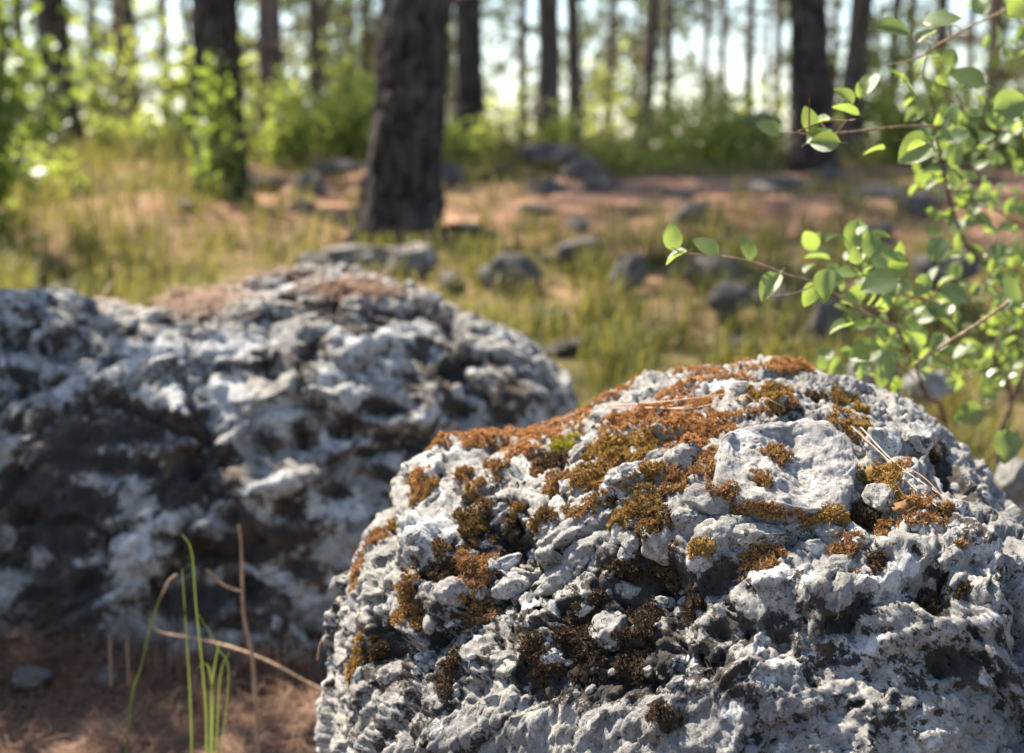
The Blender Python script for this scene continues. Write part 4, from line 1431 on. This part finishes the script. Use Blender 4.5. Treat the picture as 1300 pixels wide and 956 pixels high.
a = [at(x, y, 1.95) for x, y in ((330, 990), (322, 850), (316, 815), (309, 775), (307, 720), (306, 690), (303, 666))]
sp = spline(a, 6)
v, q = tube(sp, [.0030 - .0012 * k / len(sp) for k in range(len(sp))], 7)
put("stem", make_mesh("stem", v - np.array(ws), quads=q, attrs={'furrow': np.zeros(len(v))}), M_TWIG, ws, wd)
sp = spline([at(x, y, 1.95) for x, y in ((307, 751), (292, 747), (277, 738), (262, 723))], 6)
v, q = tube(sp, [.0018 + .0008 * k / len(sp) for k in range(len(sp))], 6)
put("side_shoot", make_mesh("side_shoot", v - np.array(ws), quads=q, attrs={'furrow': np.zeros(len(v))}), M_TWIG, ws, wd)
tw = at(300, 825, 1.98)
sp = spline([at(x, y, Yd) for x, y, Yd in ((188, 786, 2.10), (205, 803, 2.06), (250, 811, 2.02), (300, 824, 1.98), (345, 842, 1.95), (390, 866, 1.92), (440, 890, 1.88))], 6)
v, q = tube(sp, [.0026 * (.6 + .4 * math.sin(3.1 * k / len(sp))) for k in range(len(sp))], 7)
put("twig", make_mesh("twig", v - np.array(tw), quads=q, attrs={'furrow': np.zeros(len(v))}), M_TWIG, tw, label="thin bare twig arching low between the two boulders", category="twig")
for i, (pp, lab, Yd) in enumerate((([(141, 870), (140, 835), (139, 805)], "short reddish needle standing left of the grass stem, left one of two", 2.1),
                                  ([(163, 868), (162, 835), (161, 805)], "short reddish needle standing beside the grass stem, right one of two", 2.1),
                                  ([(403, 838), (408, 815), (420, 803), (436, 803)], "curled dry stalk hooked against the mossy boulder's left foot", 1.55))):
    sp = spline([at(x, y, Yd) for x, y in pp], 6)
    v, q = tube(sp, [.0022] * len(sp) if i < 2 else [.0013] * len(sp), 6)
    put("dry_stalk", make_mesh("dry_stalk", v - np.array(sp[0]), quads=q, attrs={'furrow': np.zeros(len(v))}), M_TWIG, sp[0], label=lab, category="stalk")


# ------------------------------------------------------------------ leafy shrub on the right
def leaf_mesh(seed, fold, width):
    r = np.random.default_rng(seed)
    nl, nw = 9, 5
    V = []
    for i in range(nl):
        t = i / (nl - 1)
        w = width * (math.sin(math.pi * min(1, t * .93 + .05) ** .85) ** .75) * (1 - .10 * t) if 0 < i < nl - 1 else .02
        for j in range(nw):
            s = (j / (nw - 1) - .5) * 2
            z = abs(s) * w * fold - .16 * (t - .4) ** 2 + .012 * math.sin(9 * t + 3 * s + seed)
            V.append((t, s * w, z))
    V = np.array(V)
    # petiole
    pv, pq = tube([Vector((-.22, 0, -.06)), Vector((-.1, 0, -.035)), Vector((.03, 0, -.026))], [.012, .012, .010], 4)
    q = grid_quads(nw, nl)
    me = make_mesh("leaf", np.concatenate([V, pv]), quads=np.concatenate([q, pq + len(V)]))
    me.materials.append(M_SHRUB_LEAF)
    return me


LEAF = [leaf_mesh(k, f, w) for k, (f, w) in enumerate(((.25, .36), (.45, .34), (.10, .40), (.7, .33), (.35, .42)))]
sb = gpt(at(1275, 640, 2.0).x, 2.0)
shrub = put("shrub", None, None, sb, label="leafy green shrub overhanging the right side behind the mossy boulder", category="shrub")
zr = 640 + (at(1275, 640, 2.0).z - sb.z) / 2.0 * FPX
branches = [([(1268, zr, 2.0), (1266, 640, 2.0), (1268, 552, 1.98), (1284, 508, 1.96), (1268, 470, 1.95), (1262, 448, 1.94), (1275, 420, 1.93), (1286, 398, 1.92), (1270, 350, 1.9)], .0062, .003),
            ([(1284, 508, 1.96), (1297, 475, 1.94), (1312, 430, 1.92), (1330, 380, 1.9)], .0052, .003),
            ([(1235, zr, 2.05), (1205, 570, 2.02), (1175, 501, 1.95), (1162, 463, 1.9), (1148, 435, 1.87), (1137, 411, 1.84), (1122, 373, 1.80), (1108, 345, 1.77)], .0042, .0018),
            ([(1137, 414, 1.84), (1108, 402, 1.80), (1075, 388, 1.76)], .0030, .0026),
            ([(1280, 384, 1.72), (1240, 412, 1.70), (1200, 437, 1.69), (1162, 462, 1.68)], .0022, .0019),
            ([(1122, 392, 1.82), (1080, 384, 1.70), (1040, 360, 1.62), (1000, 349, 1.58), (955, 332, 1.56), (905, 324, 1.55), (868, 321, 1.54), (852, 314, 1.54)], .0017, .0007),
            ([(1042, 358, 1.62), (1010, 372, 1.60), (975, 376, 1.58)], .0010, .0006),
            ([(1270, 350, 1.9), (1240, 325, 1.88), (1226, 310, 1.86), (1214, 280, 1.84), (1203, 243, 1.82), (1195, 205, 1.80), (1190, 170, 1.78), (1183, 130, 1.77), (1172, 100, 1.76)], .0040, .0014),
            ([(1203, 250, 1.82), (1229, 230, 1.83), (1250, 205, 1.85), (1268, 180, 1.87)], .0020, .001),
            ([(1206, 258, 1.82), (1260, 265, 1.86), (1300, 290, 1.9)], .0024, .0018),
            ([(1190, 160, 1.78), (1150, 160, 1.72), (1100, 165, 1.66), (1045, 170, 1.62), (992, 168, 1.60)], .0016, .0007),
            ([(1330, 200, 1.9), (1293, 171, 1.86), (1263, 164, 1.83), (1229, 149, 1.80), (1215, 120, 1.78)], .0032, .0012),
            ([(1340, -20, 1.75), (1272, 15, 1.72), (1227, 36, 1.70), (1199, 52, 1.69), (1168, 72, 1.68), (1125, 83, 1.68)], .0022, .0012),
            ([(1230, 312, 1.86), (1262, 330, 1.84), (1300, 350, 1.83)], .002, .0012),
            ([(1140, 420, 1.85), (1165, 400, 1.86), (1190, 380, 1.87), (1205, 355, 1.88)], .002, .0010),
            ([(1122, 373, 1.80), (1098, 350, 1.78), (1080, 330, 1.77), (1070, 290, 1.76)], .0018, .0009),
            ([(1175, 501, 1.95), (1150, 470, 1.9), (1120, 462, 1.86), (1095, 480, 1.84)], .0016, .0008),
            ([(1262, 448, 1.94), (1238, 470, 1.92), (1222, 500, 1.9)], .0018, .0009),
            ([(1340, 60, 1.8), (1310, 40, 1.78), (1285, 20, 1.76)], .002, .001)]
LS = []
for bi, (pp, w0, w1) in enumerate(branches):
    if bi not in (3, 4, 5, 6, 10):
        pp = [(x, y, 1.75 + (Yd - 1.75) * 1.0 + .5 * max(0, (x - 1090) / 200) ** .8 * min(1, max(0, Yd - 1.62) * 6)) for x, y, Yd in pp]
        w0, w1 = w0 * .85, w1 * .85
    sp = spline([at(x, y, Yd) for x, y, Yd in pp], 6)
    v, q = tube(sp, [w0 + (w1 - w0) * k / (len(sp) - 1) for k in range(len(sp))], 7)
    lab = "straight pale broken twig" if bi in (3, 4) else None
    put("branch", make_mesh("branch", v - np.array(sb), quads=q, attrs={'furrow': np.zeros(len(v))}), M_TWIG if bi in (3, 4, 5, 6, 10, 12) else M_STEM, sb, shrub, label=lab)
    LS.append(sp)


def put_leaf(base, direction, facing, size, kind):
    x = direction.normalized()
    z = (facing - x * facing.dot(x)).normalized()
    y = z.cross(x)
    M = Matrix((x, y, z)).transposed().to_4x4()
    o = put("leaf", LEAF[kind], None, base, shrub)
    o.rotation_euler = M.to_euler()
    o.scale = (size, size, size)
    o.location = base - sb


def img_dir(ang, depth=0.0):
    return RGT * math.cos(R(ang)) + UP * math.sin(R(ang)) + FWD * depth


# leaves that stand clear of the rest: base px, angle, length px, distance, tilt of the face, kind
key = [(855, 318, 95, 36, 1.54, (0, -.8, .3), 0), (913, 322, 150, 38, 1.55, (0, -.6, .7), 2), (872, 318, 212, 32, 1.54, (.2, -.2, 1), 3), (955, 330, 112, 34, 1.57, (.3, -.7, .3), 0),
       (990, 347, 236, 44, 1.56, (-.6, -.8, .1), 3), (1052, 340, 262, 46, 1.60, (-.5, -.8, .2), 3), (1034, 358, 248, 34, 1.62, (.3, -.8, .4), 0), (992, 168, 160, 34, 1.60, (0, -.7, .6), 2),
       (1032, 168, 108, 34, 1.61, (.3, -.8, .2), 2), (1024, 181, 28, 36, 1.61, (0, -.5, .8), 1), (1112, 36, 356, 46, 1.68, (0, -.7, .6), 1), (1172, 28, 5, 46, 1.69, (0, -.6, .8), 2),
       (1140, 350, 200, 50, 1.70, (0, -.7, .6), 2), (1118, 440, 200, 44, 1.80, (0, -.7, .6), 4), (1126, 445, 262, 40, 1.80, (.3, -.9, .2), 0), (1045, 470, 100, 20, 1.78, (0, -.8, .3), 2),
       (1185, 175, 215, 52, 1.74, (.2, -.7, .6), 4), (1195, 300, 250, 34, 1.74, (-.1, -.6, .9), 2), (1278, 545, 262, 46, 1.84, (0, -.9, .3), 4), (1250, 520, 200, 40, 1.86, (.2, -.8, .4), 4),
       (1250, 105, 160, 44, 1.72, (0, -.7, .5), 2), (1262, 140, 20, 50, 1.74, (.1, -.8, .3), 4), (1280, 20, 40, 46, 1.72, (.2, -.8, .3), 0), (1090, 280, 250, 40, 1.75, (0, -.8, .4), 0),
       (1230, 375, 175, 40, 1.75, (0, -.7, .6), 2), (1270, 355, 320, 40, 1.75, (0, -.7, .6), 2), (1085, 410, 200, 36, 1.75, (0, -.2, 1), 3), (1180, 350, 230, 34, 1.78, (.3, -.8, .4), 0)]
for (x, y, an, ln, Yd, fc, kd) in key:
    b = at(x, y, Yd)
    put_leaf(b, img_dir(an, random.uniform(-.25, .25)), Vector(fc), ln * Yd / FPX, kd)
ALL = []
weights = [3, 2, 3, .6, 0, 0, 0, 4, 2.2, 2, .7, 2.4, .8, 2, 2.4, 3, 1.6, 2, 1.6]
for sp, wt in zip(LS, weights):
    cnt = int(wt * 14)
    for k in range(cnt):
        t = random.uniform(.22, 1.0)
        if sp is LS[0] or sp is LS[2]:
            t = random.uniform(.5, 1.0)
        i = int(t * (len(sp) - 1))
        p = sp[i] + Vector((random.gauss(0, .028), random.gauss(0, .05), random.gauss(0, .022)))
        a = random.uniform(0, 360)
        d = img_dir(a, random.uniform(-.6, .6))
        d.z += .1
        f = Vector((random.gauss(0, .45), random.gauss(-.45, .4), random.gauss(.65, .35)))
        ALL.append((p, d, f, random.uniform(.017, .034), random.randrange(5)))
ALL.sort(key=lambda q: -q[3] / q[0].y)                  # the largest in view stay leaves of their own
for q in ALL[:265]:
    put_leaf(*q)
LV, LQ, n = [], [], 0
for (p, d, f, size, kind) in ALL[265:]:
    x = d.normalized()
    z = (f - x * f.dot(x)).normalized()
    M = np.array([x, z.cross(x), z]) * size
    me = LEAF[kind]
    co = np.empty(len(me.vertices) * 3, np.float32)
    me.vertices.foreach_get("co", co)
    vi = np.empty(len(me.loops), np.int32)
    me.loops.foreach_get("vertex_index", vi)
    LV.append(co.reshape(-1, 3) @ M + np.array(p - sb))
    LQ.append(vi.reshape(-1, 4) + n)
    n += len(me.vertices)
lo = put("small_leaves", make_mesh("small_leaves", np.concatenate(LV), quads=np.concatenate(LQ)), M_SHRUB_LEAF, sb, shrub)
lo["kind"] = "stuff"
# small shoots so that no leaf floats: one short twig per group of leaves
shoots = []
for sp in LS[:3] + LS[7:]:
    for _ in range(4):
        i = random.randrange(len(sp) // 3, len(sp))
        p = sp[i]
        e = p + Vector((random.gauss(0, .035), random.gauss(0, .05), random.uniform(.0, .05)))
        shoots.append(tube(spline([p, p.lerp(e, .5) + Vector((0, 0, .006)), e], 3), [.0011, .001, .001, .0009, .0008, .0007, .0006], 5))
sv, sq = merge(shoots)
so = put("shoots", make_mesh("shoots", sv - np.array(sb), quads=sq, attrs={'furrow': np.zeros(len(sv))}), M_STEM, sb, shrub)
so["kind"] = "stuff"
